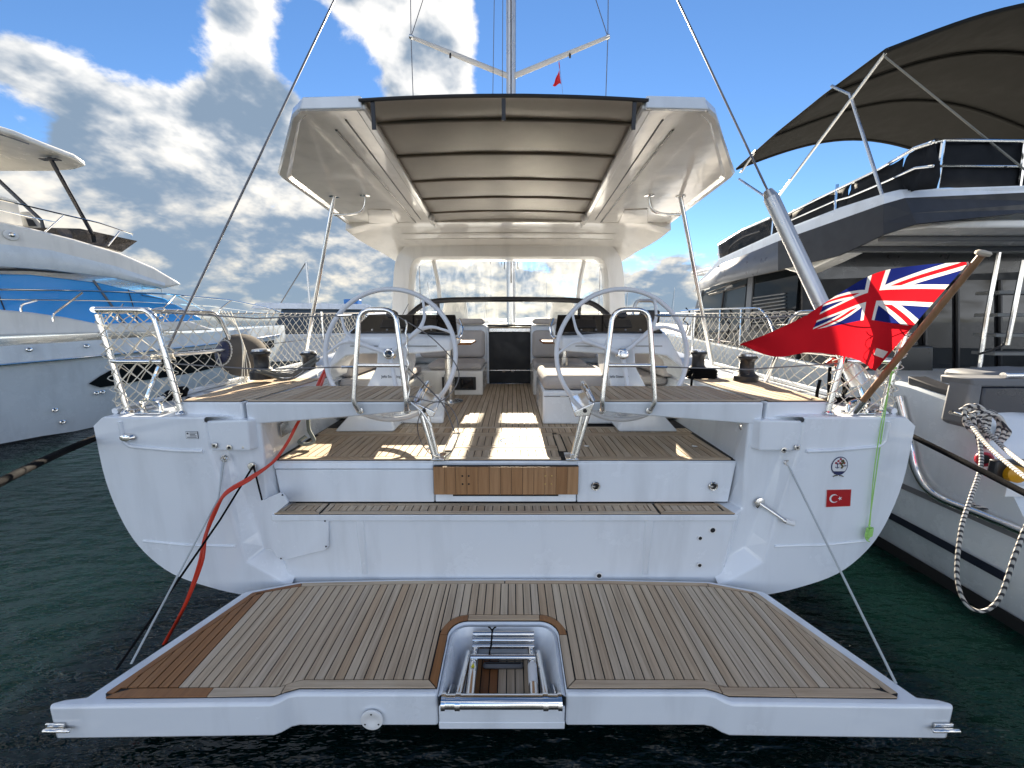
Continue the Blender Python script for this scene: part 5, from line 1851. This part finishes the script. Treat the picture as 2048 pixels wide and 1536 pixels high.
# foredeck moulding
fd = [(420, 652), (440, 640), (480, 637), (560, 652), (566, 664), (400, 664), (-300, 690), (-300, 655), (0, 612), (80, 620), (160, 640)]
slab('foredeck_moulding', [(430, 660), (380, 642), (200, 648), (130, 634), (60, 624), (0, 619), (-400, 612), (-400, 690), (0, 672)], 1.85, GEL_CREAM, my, 3.7, .0, .04)
# smoked wind deflector and wing seats on the flybridge
ws = [(78, 455), (160, 457), (275, 482), (244, 504), (150, 480), (60, 458)]
slab('wind_deflector', ws, 1.55, GLASS_T, my, 3.1, .05, 0)
slab('helm_seat', [(40, 424), (60, 422), (86, 448), (92, 462), (46, 452)], 1.0, CLOTH_LT, my, .7, 0, .03)
slab('seat_frame', [(52, 436), (66, 440), (74, 452), (58, 452)], 1.02, BLACK, my, .02, 0, 0)
slab('deflector_screen', [(-300, 380), (0, 392), (34, 402), (46, 452), (0, 443), (-300, 430)], 1.5, GEL_CREAM, my, .06, 0, 0)
# flybridge hardtop on dark struts
ht = [(172, 337), (140, 341), (0, 343), (-420, 344), (-420, 120), (0, 252), (60, 272), (120, 300)]
top = [Lp(u, v, 1.7) for u, v in ((170, 334), (60, 290), (0, 268), (-420, 150))]
zt_ = 5.05
ed = [P(172, 333, z=4.98), P(150, 318, z=5.02), P(90, 296, z=5.05), P(30, 272, z=5.07), P(-160, 215, z=5.10), P(-420, 120, z=5.10), P(-420, 343, z=5.0), P(0, 343, z=4.98), P(110, 343, z=4.97), P(150, 340, z=4.97)]
mb = MB()
mb.ext(ed, (0, 0, .09))
htop = mb.build('flybridge_hardtop', GEL_CREAM, my, bevel=.03, seg=3)
MB().tube([P(58, 288, z=5.03), P(20, 275, z=5.05), P(-60, 250, z=5.06)], .012, 6).build('panel_seam', GREYPAD, htop)
for (u0, v0), (u1, v1), o in (((100, 316), (186, 470), 1.5), ((-30, 335), (84, 442), 1.2), ((-160, 330), (-60, 430), 1.5)):
    a = Lp(u1, v1, o)
    b = P(u0, v0, z=5.0)
    st_ = MB().tube([a - Vector((0, 0, .15)), a, b], .042, 8, sx=.6).build('hardtop_strut', NAVY, my)
    MB().box(b.x - .16, b.x + .16, b.y - .05, b.y + .05, 4.965, 4.985).build('strut_flange', NAVY, st_, bevel=.01)
# guardrails
rl = [(-300, 545), (0, 579), (180, 582), (340, 588), (460, 600), (530, 614), (568, 627)]
rp_ = [Lp(u, v, pw(u, [(0, 2.2), (300, 2.0), (460, 1.4), (568, .5)])) for u, v in rl]
rails = MB().tube(rp_, .018, 8).build('bow_rail', STEEL, my)
MB().tube([Lp(u, v, pw(u, [(0, 2.2), (300, 2.0), (460, 1.4), (568, .5)])) for u, v in ((-300, 580), (0, 599), (180, 601), (280, 604), (420, 612), (530, 626))], .011, 6).build('mid_wire', STEEL, rails)
for (u0, v0), (u1, v1) in (((107, 643), (165, 585)), ((43, 624), (74, 601)), ((236, 640), (246, 608)), ((322, 634), (350, 590)), ((440, 628), (462, 601)), ((534, 634), (545, 617))):
    o = pw(u0, [(0, 2.2), (300, 2.0), (460, 1.4), (568, .5)])
    a, b = Lp(u0, v0, o), Lp(u1, v1, o)
    MB().tube(rounded([a, a + Vector((0, 0, .12)), b], .08), .018, 8).build('stanchion', STEEL, rails)
fr_ = [(-200, 370), (0, 399), (127, 429), (200, 446), (266, 468), (262, 474)]
fly = MB().tube([Lp(u, v, 1.75) for u, v in fr_], .014, 8).build('flybridge_rail', STEEL, my)
for (u0, v0), (u1, v1) in (((90, 464), (127, 431)), ((216, 492), (240, 462))):
    MB().tube([Lp(u0, v0, 1.75), Lp(u1, v1, 1.75)], .014, 8).build('stanchion', STEEL, fly)
MB().tube([Lp(u, v, 1.75) for u, v in ((0, 420), (60, 434), (110, 444))], .010, 6).build('mid_wire', STEEL, fly)

# ================================================================== trawler motor yacht on the right
RX = 3.47
ty = thing('trawler_yacht', 'grey and black motor yacht with a charcoal awning moored on the right', 'motor yacht', (5.6, 6, 0))
# hull: near side in sections along y
RB = 2.3                                             # half beam
RC = RX + RB


def rhb(y):
    return RB * (1 - max(0, (y - 9) / 8) ** 2.2)


def gun(y):                                          # top of the near bulwark
    return pw(y, [(1.0, .80), (2.30, .80), (2.42, .84), (2.75, 1.36), (2.92, 1.50), (3.3, 1.57), (5, 1.66), (9, 1.85), (14, 2.2), (16.9, 2.4)])


YS = [1.0, 1.8, 2.2, 2.3, 2.42, 2.55, 2.75, 2.92, 3.3, 4, 5, 7, 9, 11, 13, 15, 16.4, 16.95]
mb = MB()
for sd in (-1, 1):
    rws = []
    for y in YS:
        h, g = rhb(y), gun(y)
        rws.append([Vector((RC + sd * h * .93, y, -.1)), Vector((RC + sd * h * .97, y, .12)), Vector((RC + sd * h, y, min(.45, g * .6))), Vector((RC + sd * (h + .01), y, g)), Vector((RC + sd * (h - .12), y, g + .012)), Vector((RC + sd * (h - .14), y, g - .3))])
    mb.grid(rws)
th = mb.build('hull', GEL_GREY, ty, ang=40, fixn=True)
MB().grid([[Vector((RC - rhb(y) + .1, y, gun(y) - .28)), Vector((RC, y, gun(y) - .28)), Vector((RC + rhb(y) - .1, y, gun(y) - .28))] for y in YS]).build('deck', GEL_DECK, ty, fixn=False)
MB().grid([[Vector((RC - rhb(y) * .97 - .008, y, -.1)), Vector((RC - rhb(y) * .97 - .012, y, .10))] for y in YS]).build('waterline_band', ANTIFOUL, th, fixn=False)
st0, st1 = P(1755, 1062, x=RX - .006), P(1990, 1172, x=RX - .006)
MB().grid([[Vector((RX - .012, y, .40 + .02 * (y - 2.4))), Vector((RX - .012, y, .335 + .02 * (y - 2.4)))] for y in (2.42, 3, 4, 6, 9)]).build('hull_stripe', NAVY, th, fixn=False)
MB().grid([[Vector((RX - .010, y, .715 + .01 * (y - 2.4))), Vector((RX - .010, y, .665 + .01 * (y - 2.4)))] for y in (1.2, 3, 4, 6, 9)]).build('hull_groove', GREYPAD, th, fixn=False)
rr_ = spline([Vector((RX - .03, 3.35, 1.48)), Vector((RX - .03, 3.20, 1.12)), Vector((RX - .03, 3.10, .88)), Vector((RX - .03, 2.92, .745)), Vector((RX - .03, 2.5, .745)), Vector((RX - .03, 1.2, .745))], 6)
MB().tube(rr_, .034, 10).build('rub_rail', STEEL, th)
# quarter block and bathing platform beyond the step
MB().box(RX + .10, RX + 2.2, 1.0, 2.46, .55, .742).build('bathing_platform', GEL, ty, bevel=.02)
tp_ = MB().box(RX + .22, RX + 2.1, 1.05, 2.36, .746, .754).build('platform_teak', RUBBER, ty, smooth=False)
for i in range(16):
    x = RX + .235 + i * .055
    MB().box(x, x + .047, 1.06, 2.35, .753, .760).build('deck_plank', TEAK, tp_, smooth=False)
qb = [(RX + .02, 2.40), (RX + .55, 2.35), (RX + .55, 3.1), (RX + .02, 3.1)]
MB().loft([[Vector((RX + .02, 2.38, .75)), Vector((RX + .75, 2.34, .75)), Vector((RX + .75, 3.2, .75)), Vector((RX + .02, 3.2, .75))], [Vector((RX + .02, 2.62, 1.2)), Vector((RX + .75, 2.44, 1.15)), Vector((RX + .75, 3.2, 1.3)), Vector((RX + .02, 3.2, 1.3))], [Vector((RX + .04, 2.93, 1.5)), Vector((RX + .40, 2.80, 1.45)), Vector((RX + .70, 3.3, 1.5)), Vector((RX + .04, 3.3, 1.56))]]).build('quarter_moulding', GEL, ty, bevel=.06, seg=3)
q = P(1966, 918, y=2.60)
ring_ = MB().lathe([(.05, 0), (.052, .015), (.038, .02), (.03, .01)], q, (-.3, -1, .15), 20).build('fairlead_ring', REDRING, ty)
MB().lathe([(.035, .012), (.001, .013)], q, (-.3, -1, .15), 16).build('hole', DARK, ring_)
q = P(2018, 942, y=2.46)
lb = MB().box(q.x - .09, q.x + .14, q.y, q.y + .05, q.z - .06, q.z + .07).build('lamp_box', BLACK, ty, bevel=.01)
MB().lathe([(.06, 0), (.055, .04), (.02, .06)], q + Vector((.02, 0, -.015)), (-.2, -1, .1), 16).build('amber_lamp', AMBER, lb)
MB().box(q.x + .0, q.x + .25, q.y - .008, q.y - .002, q.z - .18, q.z - .10).build('notice', ST, ty, smooth=False)
# cockpit bulwark, padded coaming and navy gate
MB().loft([[P(1815, 752, x=RX + .06), P(1945, 800, x=RX + .10), P(1940, 855, x=RX + .10), P(1815, 768, x=RX + .06)], [p + Vector((.16, 0, 0)) for p in (P(1815, 752, x=RX + .06), P(1945, 800, x=RX + .10), P(1940, 855, x=RX + .10), P(1815, 768, x=RX + .06))]]).build('coaming_pad', plain('charcoal_trim', (.03, .03, .034), .5), ty, bevel=.01)
y0 = 2.85
a0 = [P(1968, 772, y=y0), P(2110, 772, y=y0), P(2110, 900, y=y0), P(1948, 900, y=y0), P(1960, 822, y=y0)]
gate = MB().ext(a0, (0, .12, 0)).build('cockpit_gate', NAVY, ty, bevel=.02)
a1 = [P(1944, 766, y=y0 - .03), P(1968, 766, y=y0 - .03), P(1958, 830, y=y0 - .03), P(1948, 862, y=y0 - .03), P(1925, 850, y=y0 - .03)]
MB().ext(a1, (0, .16, 0)).build('gate_post', GREYPAD, gate, bevel=.02)
MB().ext([P(1944, 757, y=y0 - .03), P(2110, 757, y=y0 - .03), P(2110, 774, y=y0 - .03), P(1944, 774, y=y0 - .03)], (0, .22, 0)).build('gate_cap', GREYPAD, gate, bevel=.015)
MB().ext([P(1972, 746, y=3.0), P(2110, 740, y=3.0), P(2110, 762, y=3.0), P(1965, 762, y=3.0)], (0, .3, 0)).build('seat_pad', GREYPAD, ty, bevel=.03)
MB().tube([P(2012, 751, y=2.84), P(2110, 750, y=2.84)], .020, 10).build('grab_bar', STEEL, gate)
MB().tube([P(2012, 751, y=2.835), P(2006, 751, y=2.835)], .024, 10).build('bar_end', STEEL, gate)
# saloon: side windows, aft bulkhead of dark glass
SX = 4.35
sal = MB()
sal.loft([[Vector((SX, 5.9, 1.4)), Vector((SX, 9.6, 1.55)), Vector((8.2, 9.6, 1.55)), Vector((8.2, 5.9, 1.4))], [Vector((SX + .06, 5.9, 3.18)), Vector((SX + .06, 8.6, 3.18)), Vector((8.1, 8.6, 3.18)), Vector((8.1, 5.9, 3.18))]])
saloon = sal.build('saloon', plain('charcoal_cabin_paint', (.02, .021, .023), .3, coat=.4), ty, bevel=.02)


def sp(u, v, o=0):
    return P(u, v, x=SX + .0 + o)


def wpane(pts, mat, nm='side_window', o=-.02, t=.03, par=saloon):
    return MB().ext([sp(u, v, o) for u, v in pts], (t, 0, 0)).build(nm, mat, par, smooth=False)


wpane([(1398, 592), (1412, 580), (1494, 556), (1486, 640), (1470, 662), (1396, 668)], GREYGLASS)
wpane([(1506, 552), (1598, 532), (1590, 640), (1570, 656), (1500, 658)], DARKGLASS)
MB().tube([sp(1418, 590, -.05), sp(1492, 570, -.05)], .02, 6).build('window_rail', BLACK, saloon)
MB().tube([sp(1448, 582, -.05), sp(1440, 650, -.05)], .022, 6).build('window_bar', BLACK, saloon)
bl_ = MB()
for i in range(9):
    bl_.tube([sp(1506, 596 + i * 7.0, -.035), sp(1570, 587 + i * 7.0, -.035)], .012, 5)
bl_.build('window_blind', GREYPAD, saloon)
wpane([(1374, 672), (1400, 582), (1405, 580), (1385, 672)], SILVER, 'screen_pillar', -.05, .05)
wpane([(1488, 660), (1496, 554), (1506, 550), (1498, 660)], SILVER, 'window_pillar', -.045, .05)
# aft bulkhead: sliding glass with dark frames, lit reflections come from the sky
AY = 5.86


def ap(u, v):
    return P(u, v, y=AY)


ab = MB().ext([ap(1605, 560), ap(2150, 540), ap(2150, 800), ap(1605, 800)], (0, .03, 0)).build('aft_bulkhead', DARK, ty, smooth=False)
for (u0, u1, v0, v1) in ((1760, 1835, 600, 690), (1850, 1905, 580, 760), (1915, 1990, 560, 760), (2000, 2060, 560, 760)):
    pane = MB().ext([P(u0, v1, y=AY - .03), P(u1, v1, y=AY - .03), P(u1, v0, y=AY - .03), P(u0, v0, y=AY - .03)], (0, .02, 0)).build('glass_door', DARKGLASS, ab, smooth=False)
    MB().tube([P(u0, v0, y=AY - .05), P(u0, v1, y=AY - .05)], .025, 6).build('door_frame', BLACK, pane)
MB().ext([ap(1600, 690), ap(1840, 690), ap(1840, 800), ap(1600, 800)], (0, -.2, 0)).build('cockpit_console', plain('dark_console', (.035, .035, .032), .3), ty, bevel=.03)
# flybridge stairs with chrome rails
stairs = thing_part = MB().tube([P(1956, 755, y=4.6), P(1972, 640, y=4.6), P(1998, 505, y=4.6)], .022, 8).build('stair_rail', STEEL, ty)
MB().tube([P(2014, 690, y=4.3), P(2028, 620, y=4.3), P(2048, 520, y=4.3)], .022, 8).build('stair_rail', STEEL, ty)
MB().tube(spline([P(1958, 708, y=4.55), P(1990, 698, y=4.4), P(2014, 684, y=4.32)]), .014, 6).build('safety_strap', BLACK, stairs)
for i in range(6):
    v = 586 + i * 46 - i * i * 2
    a, b = P(1972 - i * 3, v, y=4.75), P(2100, v + 2, y=4.75)
    MB().box(a.x, b.x, 4.62, 4.86, a.z - .02, a.z + .02).build('stair_tread', plain('tread_grey', (.16, .16, .15), .6) if i == 0 else bpy.data.materials['tread_grey'], ty, bevel=.006)
# flybridge deck: pale edge, navy side, cream ceiling
FX, FZ = 4.0, 3.48
E1 = [P(1388, 583, x=FX), P(1440, 520, x=FX), P(1500, 492, x=FX)]
top_e = [P(1398, 566, x=FX), P(1440, 520, x=FX), P(1560, 466, x=FX), P(1680, 420, x=FX), P(1770, 392, x=FX), P(1800, 385, x=FX + .12), P(2120, 375, y=4.28)]
bot_e = [P(1388, 584, x=FX + .02), P(1450, 566, x=FX + .02), P(1560, 540, x=FX + .02), P(1680, 512, x=FX + .02), P(1770, 470, x=FX + .02), P(1830, 450, x=FX + .14), P(2120, 420, y=4.32)]
mb = MB()
mid1 = [lerp(a, b, .22) for a, b in zip(top_e, bot_e)]
mb.grid([top_e, mid1])
mb.grid([[p + Vector((.35, .25, .0)) for p in top_e], top_e])
fe_ = mb.build('flybridge_edge', GEL, ty, smooth=False, fixn=False)
sm = fe_.modifiers.new('solid', 'SOLIDIFY')
sm.thickness = .03
mb = MB()
mb.grid([mid1[2:], [lerp(a, b, .6) for a, b in zip(mid1, bot_e)][2:], bot_e[2:]])
fs_ = mb.build('flybridge_side', plain('charcoal_side_paint', (.016, .018, .024), .5, coat=.05), ty, smooth=False, fixn=False)
sm = fs_.modifiers.new('solid', 'SOLIDIFY')
sm.thickness = .03
mb = MB()
mb.grid([mid1[:3], [lerp(a, b, .6) for a, b in zip(mid1, bot_e)][:3], bot_e[:3]])
f2 = mb.build('flybridge_brow', SILVER, ty, ang=15, fixn=False)
sm = f2.modifiers.new('solid', 'SOLIDIFY')
sm.thickness = .03
zc_ = 3.13
mb = MB()
mb.ext([Vector((FX + .05, 9.0, zc_)), Vector((FX + .05, 4.7, zc_)), Vector((FX + .5, 4.34, zc_)), Vector((8.3, 4.34, zc_)), Vector((8.3, 9.0, zc_))], (0, 0, .08))
ceil_ = mb.build('cockpit_ceiling', GEL_CREAM, ty, bevel=.02)
for y in (4.75, 5.4):
    MB().box(FX + .4, 8.2, y, y + .10, zc_ - .05, zc_ - .004).build('ceiling_beam', GREYPAD, ceil_, bevel=.01)
mb = MB()
mb.ext([P(1560, 536, x=FX + .1), P(1600, 548, x=FX + .1), P(1660, 520, x=FX + .1), P(1690, 505, x=FX + .1), P(1570, 520, x=FX + .1)], (.25, 0, 0))
mb.build('support_wing', GEL_CREAM, ty, bevel=.02)
mb = MB()
mb.ext([Vector((FX + .2, 8.2, FZ - .02)), Vector((FX + .2, 4.6, FZ - .02)), Vector((FX + .55, 4.40, FZ - .02)), Vector((8.2, 4.40, FZ - .02)), Vector((8.2, 8.2, FZ - .02))], (0, 0, .03))
mb.build('flybridge_deck', GEL_DECK, ty)
# weather cloths on the flybridge rail, panel by panel
RX2 = FX + .18


def rp3(u, v):
    return P(u, v, x=RX2)


CL = plain('charcoal_weather_cloth', (.018, .020, .024), .85, spec=.15, bmp=.4, bscale=30)
pn = [((1562, 432, 468), (1699, 366, 421)), ((1698, 366, 420), (1809, 315, 386)), ((1807, 316, 385), (1874, 279, 376))]
for i, ((u0, t0, b0), (u1, t1, b1)) in enumerate(pn):
    rws = []
    for k in range(9):
        f = k / 8
        rws.append([rp3(lerp(u0, u1, f), lerp(t0, t1, f) + (lerp(b0, b1, f) - lerp(t0, t1, f)) * j / 4) + Vector((.03 * math.sin(f * 9 + j * 1.3 + i), 0, 0)) for j in range(5)])
    o = MB().grid(rws).build('weather_cloth', CL, ty, fixn=False)
    sm = o.modifiers.new('solid', 'SOLIDIFY')
    sm.thickness = .01
ay_ = 4.42
for (u0, u1) in ((1868, 2042), (2040, 2140)):
    rws = [[P(u, 278 + 98 * j / 4, y=ay_) + Vector((0, .02 * math.sin(u * .05 + j), 0)) for j in range(5)] for u in [lerp(u0, u1, k / 6) for k in range(7)]]
    o = MB().grid(rws).build('weather_cloth', CL, ty, fixn=False)
    sm = o.modifiers.new('solid', 'SOLIDIFY')
    sm.thickness = .01
# rails
def railp(l, o=-.03):
    return [P(u, v, x=RX2 + o) for u, v in l]


c1, c2 = P(1866, 284, x=RX2 - .03), P(2140, 284, y=ay_ - .03)
frl = MB().tube(railp([(1560, 436), (1640, 396), (1760, 338), (1830, 296)]) + [c1, P(1885, 281, y=ay_ - .03), c2], .018, 8).build('flybridge_rail', STEEL, ty)
MB().tube(railp([(1575, 444), (1670, 402), (1700, 394), (1780, 360), (1830, 336)]) + [P(1866, 332, x=RX2 - .03), P(1885, 332, y=ay_ - .03), P(2140, 334, y=ay_ - .03)], .013, 8).build('mid_rail', STEEL, frl)
MB().tube(railp([(1669, 437), (1674, 369)]), .017, 8).build('rail_post', STEEL, frl)
for u in (1878, 2043):
    MB().tube([P(u - 5, 380, y=ay_ - .03), P(u + 8, 282, y=ay_ - .03)], .020, 8).build('rail_post', STEEL, frl)
MB().tube(railp([(1542, 480), (1546, 440)]), .014, 8).build('rail_post', STEEL, frl)
# smoked windscreen round the flybridge helm
wpts_ = [(1441, 530), (1437, 490), (1485, 460), (1540, 436), (1562, 432), (1562, 468), (1500, 496)]
w_ = MB().ext([rp3(u, v) for u, v in wpts_], (.012, 0, 0)).build('flybridge_windscreen', GLASS_T, ty, smooth=False)
MB().tube([rp3(u, v) for u, v in ((1438, 528), (1437, 490), (1485, 460), (1540, 436))], .016, 6).build('screen_frame', GEL, w_)
MB().tube(spline([rp3(1458, 520), rp3(1460, 495), rp3(1485, 475), rp3(1520, 462)]), .012, 6).build('grab_rail', BLACK, w_)
# awning: cambered cloth on three hoops
AX0, AX1 = 3.98, 8.0
mb = MB()
rws = []
hoops = [(7.35, 4.82), (6.35, 4.92), (5.4, 4.98), (4.62, 5.0)]
for k in range(37):
    f = k / 36
    y = lerp(7.35, 4.62, f)
    ze = pw(7.35 - y, [(0, 4.80), (1.0, 4.92), (1.9, 4.98), (2.73, 4.99)])
    near = min(abs(y - h[0]) for h in hoops)
    row = []
    for j in range(25):
        t = j / 24 * 2 - 1
        x = lerp(AX0, AX1, j / 24)
        z = ze + .48 * (1 - t * t) * (1 - .25 * t * t) - .05 * min(1, near / .4) * (1 - t * t)
        row.append(Vector((x, y, z)))
    rws.append(row)
mb.grid(rws)
aw = mb.build('awning', BIM_BLACK, ty, ang=60, fixn=False)
sm = aw.modifiers.new('solid', 'SOLIDIFY')
sm.thickness = .012
for y, ze in hoops:
    MB().tube([Vector((lerp(AX0, AX1, j / 24), y, ze - .03 + .48 * (1 - (j / 12 - 1) ** 2) * (1 - .25 * (j / 12 - 1) ** 2))) for j in range(25)], .020, 8).build('awning_hoop', BIM_BLACK, aw)
kn = P(1548, 405, x=FX + .02)
for a, b in ((P(1778, 96, y=4.62), kn), (P(1700, 188, x=FX + .02), P(1768, 400, x=FX + .06)), (P(1700, 188, x=FX + .02), P(1663, 172, x=FX - .02)), (P(1482, 345, x=FX), P(1512, 300, x=FX)), (P(1478, 358, x=FX), kn)):
    MB().tube([a, b], .017, 8).build('awning_strut', BRUSHED, aw)
MB().tube([P(1768, 112, y=4.65), P(2050, 340, y=4.3)], .010, 6).build('awning_stay', ROPE_G, aw)

# guardrail of the side deck, with dark lashings
def gr(u, v):
    return P(u, v, x=RX + .14)


sr = MB().tube(rounded([gr(1362, 622), gr(1400, 619), gr(1520, 616), gr(1540, 640), gr(1556, 690)], .12, 6), .016, 8).build('side_rail', STEEL, ty)
for u in (1385, 1440, 1482):
    MB().tube([gr(u, 618), gr(u - 3, 690)], .013, 8).build('rail_post', STEEL, sr)
for u in (1372, 1456):
    MB().tube(spline([gr(u, 616), gr(u + 7, 626), gr(u - 5, 640), gr(u + 4, 652), gr(u - 10, 690)]), .012, 6).build('lashing', ROPE_B, sr)
# window gaskets
for u0, v0, u1, v1 in ((1400, 592, 1494, 556), (1506, 552, 1598, 532), (1396, 668, 1470, 662), (1500, 658, 1570, 656)):
    MB().tube([sp(u0, v0, -.03), sp(u1, v1, -.03)], .012, 6).build('window_gasket', BLACK, saloon)

# ropes on the right-hand yacht
def stripe_rope():
    m, n, l, b = new_mat('flecked_rope')
    w = n.new('ShaderNodeTexWave')
    w.inputs['Scale'].default_value = 16
    w.inputs['Distortion'].default_value = 1.2
    w.bands_direction = 'DIAGONAL'
    l.new(geo_pos(n), w.inputs['Vector'])
    l.new(ramp(n, l, w.outputs['Fac'], [(.25, (.05, .05, .06)), (.45, (.58, .55, .50)), (1, (.66, .63, .58))]), b.inputs['Base Color'])
    b.inputs['Roughness'].default_value = .85
    return m


FLK = stripe_rope()
cl_ = P(1925, 832, y=2.80)
rp1 = thing('cleat_rope', 'flecked white rope made fast in turns on the right yacht quarter cleat', 'rope', cl_ - Vector((0, 0, .1)))
MB().tube([cl_ + Vector((-.09, -.0, .03)), cl_ + Vector((.09, .03, -.02))], .016, 10).build('cleat', STEEL, rp1)
m = MB()
rnd = random.Random(3)
for k in range(5):
    j = lambda: rnd.uniform(-.022, .022)
    a = cl_ + Vector((-.05 + .025 * k, -.02 - .012 * k, .05 - .02 * k))
    pts = [a, a + Vector((.05 + j(), -.03 + j(), .05 + j())), a + Vector((.13 + j(), -.04 + j(), j())), a + Vector((.15 + j(), -.05, -.10 + j())), a + Vector((.09 + j(), -.05 + j(), -.20 + 2 * j())), a + Vector((.03 + j(), -.04 + j(), -.10 + j())), a + Vector((j(), -.02, .01))]
    m.tube(spline(pts, 6), .0125, 8)
m.build('turns', FLK, rp1)
for du in (0, 28):
    MB().tube(spline([P(1935 + du, 842 + du * .3, y=2.72), P(1990 + du, 905, y=2.4), P(2110, 1000 - du, y=1.9)]), .0125, 8).build('standing_part', FLK, rp1)
lp2 = spline([P(1958, 870, y=2.66), P(1962, 930, y=2.55), P(1940, 1000, y=2.44), P(1922, 1060, y=2.40), P(1914, 1150, y=2.40), P(1930, 1205, y=2.38), P(1965, 1222, y=2.36), P(2000, 1195, y=2.30), P(2030, 1110, y=2.24), P(2060, 1040, y=2.2), P(2110, 985, y=2.1)], 8)
tag(MB().tube(lp2, .0125, 8).build('hanging_rope', FLK), 'flecked rope sagging in a long loop against the right yacht hull', 'rope')
m = MB()
c = P(2010, 1015, z=.775)
for k in range(6):
    m.tube([c + Vector(((.10 + .022 * k) * math.cos(R(q)), (.06 + .016 * k) * math.sin(R(q)), .012 + .004 * math.sin(q))) for q in range(0, 360, 15)], .011, 6, closed=True)
m.tube(spline([c + Vector((-.05, 0, .02)), c + Vector((-.10, .05, .10)), c + Vector((-.02, .06, .14)), c + Vector((.03, .03, .05))]), .012, 6)
tag(m.build('coiled_rope', FLK), 'coil of flecked rope on the right yacht bathing platform', 'rope')

# ================================================================== craft and shore far off
def far_boat(label, cx, cy, ln, hd, mat, hgt=1.6, dark=True, grp='boats across the harbour'):
    t = thing('distant_motorboat', label, 'boat', (cx, cy, 0), grp)
    d = Vector((math.cos(R(hd)), math.sin(R(hd)), 0))
    n = Vector((-d.y, d.x, 0))
    c = Vector((cx, cy, 0))
    m = MB()
    m.loft([[c + d * (ln * f) - n * (w * .8), c + d * (ln * f) + n * (w * .8), c + d * (ln * f) + n * w + Vector((0, 0, z)), c + d * (ln * f) - n * w + Vector((0, 0, z))] for f, w, z in ((-.5, 1.7, hgt * .8), (-.1, 1.9, hgt * .82), (.25, 1.6, hgt * .92), (.42, .8, hgt), (.5, .05, hgt * 1.05))])
    m.build('hull', mat, t, bevel=.05)
    m = MB()
    m.loft([[c + d * (ln * f0) - n * w, c + d * (ln * f0) + n * w, c + d * (ln * f1) + n * w, c + d * (ln * f1) - n * w][0:0] or [c + d * (ln * a) + n * b * w + Vector((0, 0, z)) for a, b in ((f0, -1), (f1, -1), (f1, 1), (f0, 1))] for f0, f1, w, z in ((-.35, .22, 1.5, hgt * .8), (-.3, .10, 1.3, hgt * 1.55))])
    m.build('cabin', DARKGLASS if dark else GREYGLASS, t, bevel=.03)
    m = MB()
    m.loft([[c + d * (ln * a) + n * b * w + Vector((0, 0, z)) for a, b in ((f0, -1), (f1, -1), (f1, 1), (f0, 1))] for f0, f1, w, z in ((-.42, .12, 1.5, hgt * 1.55), (-.40, .08, 1.4, hgt * 1.72))])
    m.build('roof', mat, t, bevel=.03)
    return t


BLUEGREY = gel('blue_grey_gelcoat', (.72, .76, .82), .2)
fb = far_boat('blue-grey motor boat lying ahead between the left yacht and the wheel', -9.2, 22.5, 11, 20, BLUEGREY, 1.75, False)
MB().box(-9.4, -8.6, 21.9, 22.5, 3.01, 3.3).build('blue_cover', plain('bright_blue_cover', (.02, .14, .42), .6), fb, bevel=.05)
far_boat('small white motor boat far off left of the mast', -14, 62, 10, 10, GEL, 1.5)
far_boat('small white motor boat far off right of the mast', 9, 75, 11, 170, GEL, 1.6)
far_boat('low white motor boat on the horizon near the right wheel', 24, 90, 12, 15, GEL, 1.6)


def far_sail(label, cx, cy, h, ln=11, hd=80):
    t = thing('distant_sailboat', label, 'sailboat', (cx, cy, 0), 'sailing boats across the harbour')
    d = Vector((math.cos(R(hd)), math.sin(R(hd)), 0))
    n = Vector((-d.y, d.x, 0))
    c = Vector((cx, cy, 0))
    m = MB()
    m.loft([[c + d * (ln * f) - n * (w * .7), c + d * (ln * f) + n * (w * .7), c + d * (ln * f) + n * w + Vector((0, 0, 1.1)), c + d * (ln * f) - n * w + Vector((0, 0, 1.1))] for f, w in ((-.5, 1.3), (0, 1.7), (.3, 1.1), (.5, .05))])
    m.build('hull', GEL, t, bevel=.04)
    MB().tube([c + Vector((0, 0, 1)), c + Vector((0, 0, h))], .09, 8).build('mast', ALU, t)
    MB().tube([c + Vector((0, 0, h)), c + d * (ln * .48) + Vector((0, 0, 1.1))], .05, 6).build('forestay', WIRE, t)
    MB().tube([c + Vector((0, 0, 2.2)), c - d * (ln * .4) + Vector((0, 0, 2.3))], .12, 8).build('boom', ALU, t)
    return t


far_sail('tall-masted sailing boat far off, its mast beside the left hardtop pole', -17.0, 33, 6.9, 10, 170)
for i, (x, y, h) in enumerate(((-30, 140, 16), (-12, 170, 15), (14, 160, 17), (44, 150, 15), (70, 170, 16))):
    far_sail('faint sailing boat on the horizon, %s of five counting from the left' % ('first', 'second', 'third', 'fourth', 'fifth')[i], x, y, h)
# low shore
mb = MB()
rws = []
for i in range(121):
    x = lerp(-2600, 2600, i / 120)
    h = 6 + 16 * (math.sin(i * .31) * .5 + .5) * (math.sin(i * .083 + 1) * .5 + .5) + 5 * math.sin(i * 1.7) ** 2
    y = 1900 + 120 * math.sin(i * .2)
    rws.append([Vector((x, y, -1)), Vector((x, y + 40, h * .7)), Vector((x, y + 120, h))])
mb.grid(rws)
sh = mb.build('far_shore', plain('hazy_shore', (.16, .20, .22), .9, vscale=.02, var=.2), None, fixn=False)
sh['kind'] = 'structure'
sh['label'] = 'low far shore on the horizon'
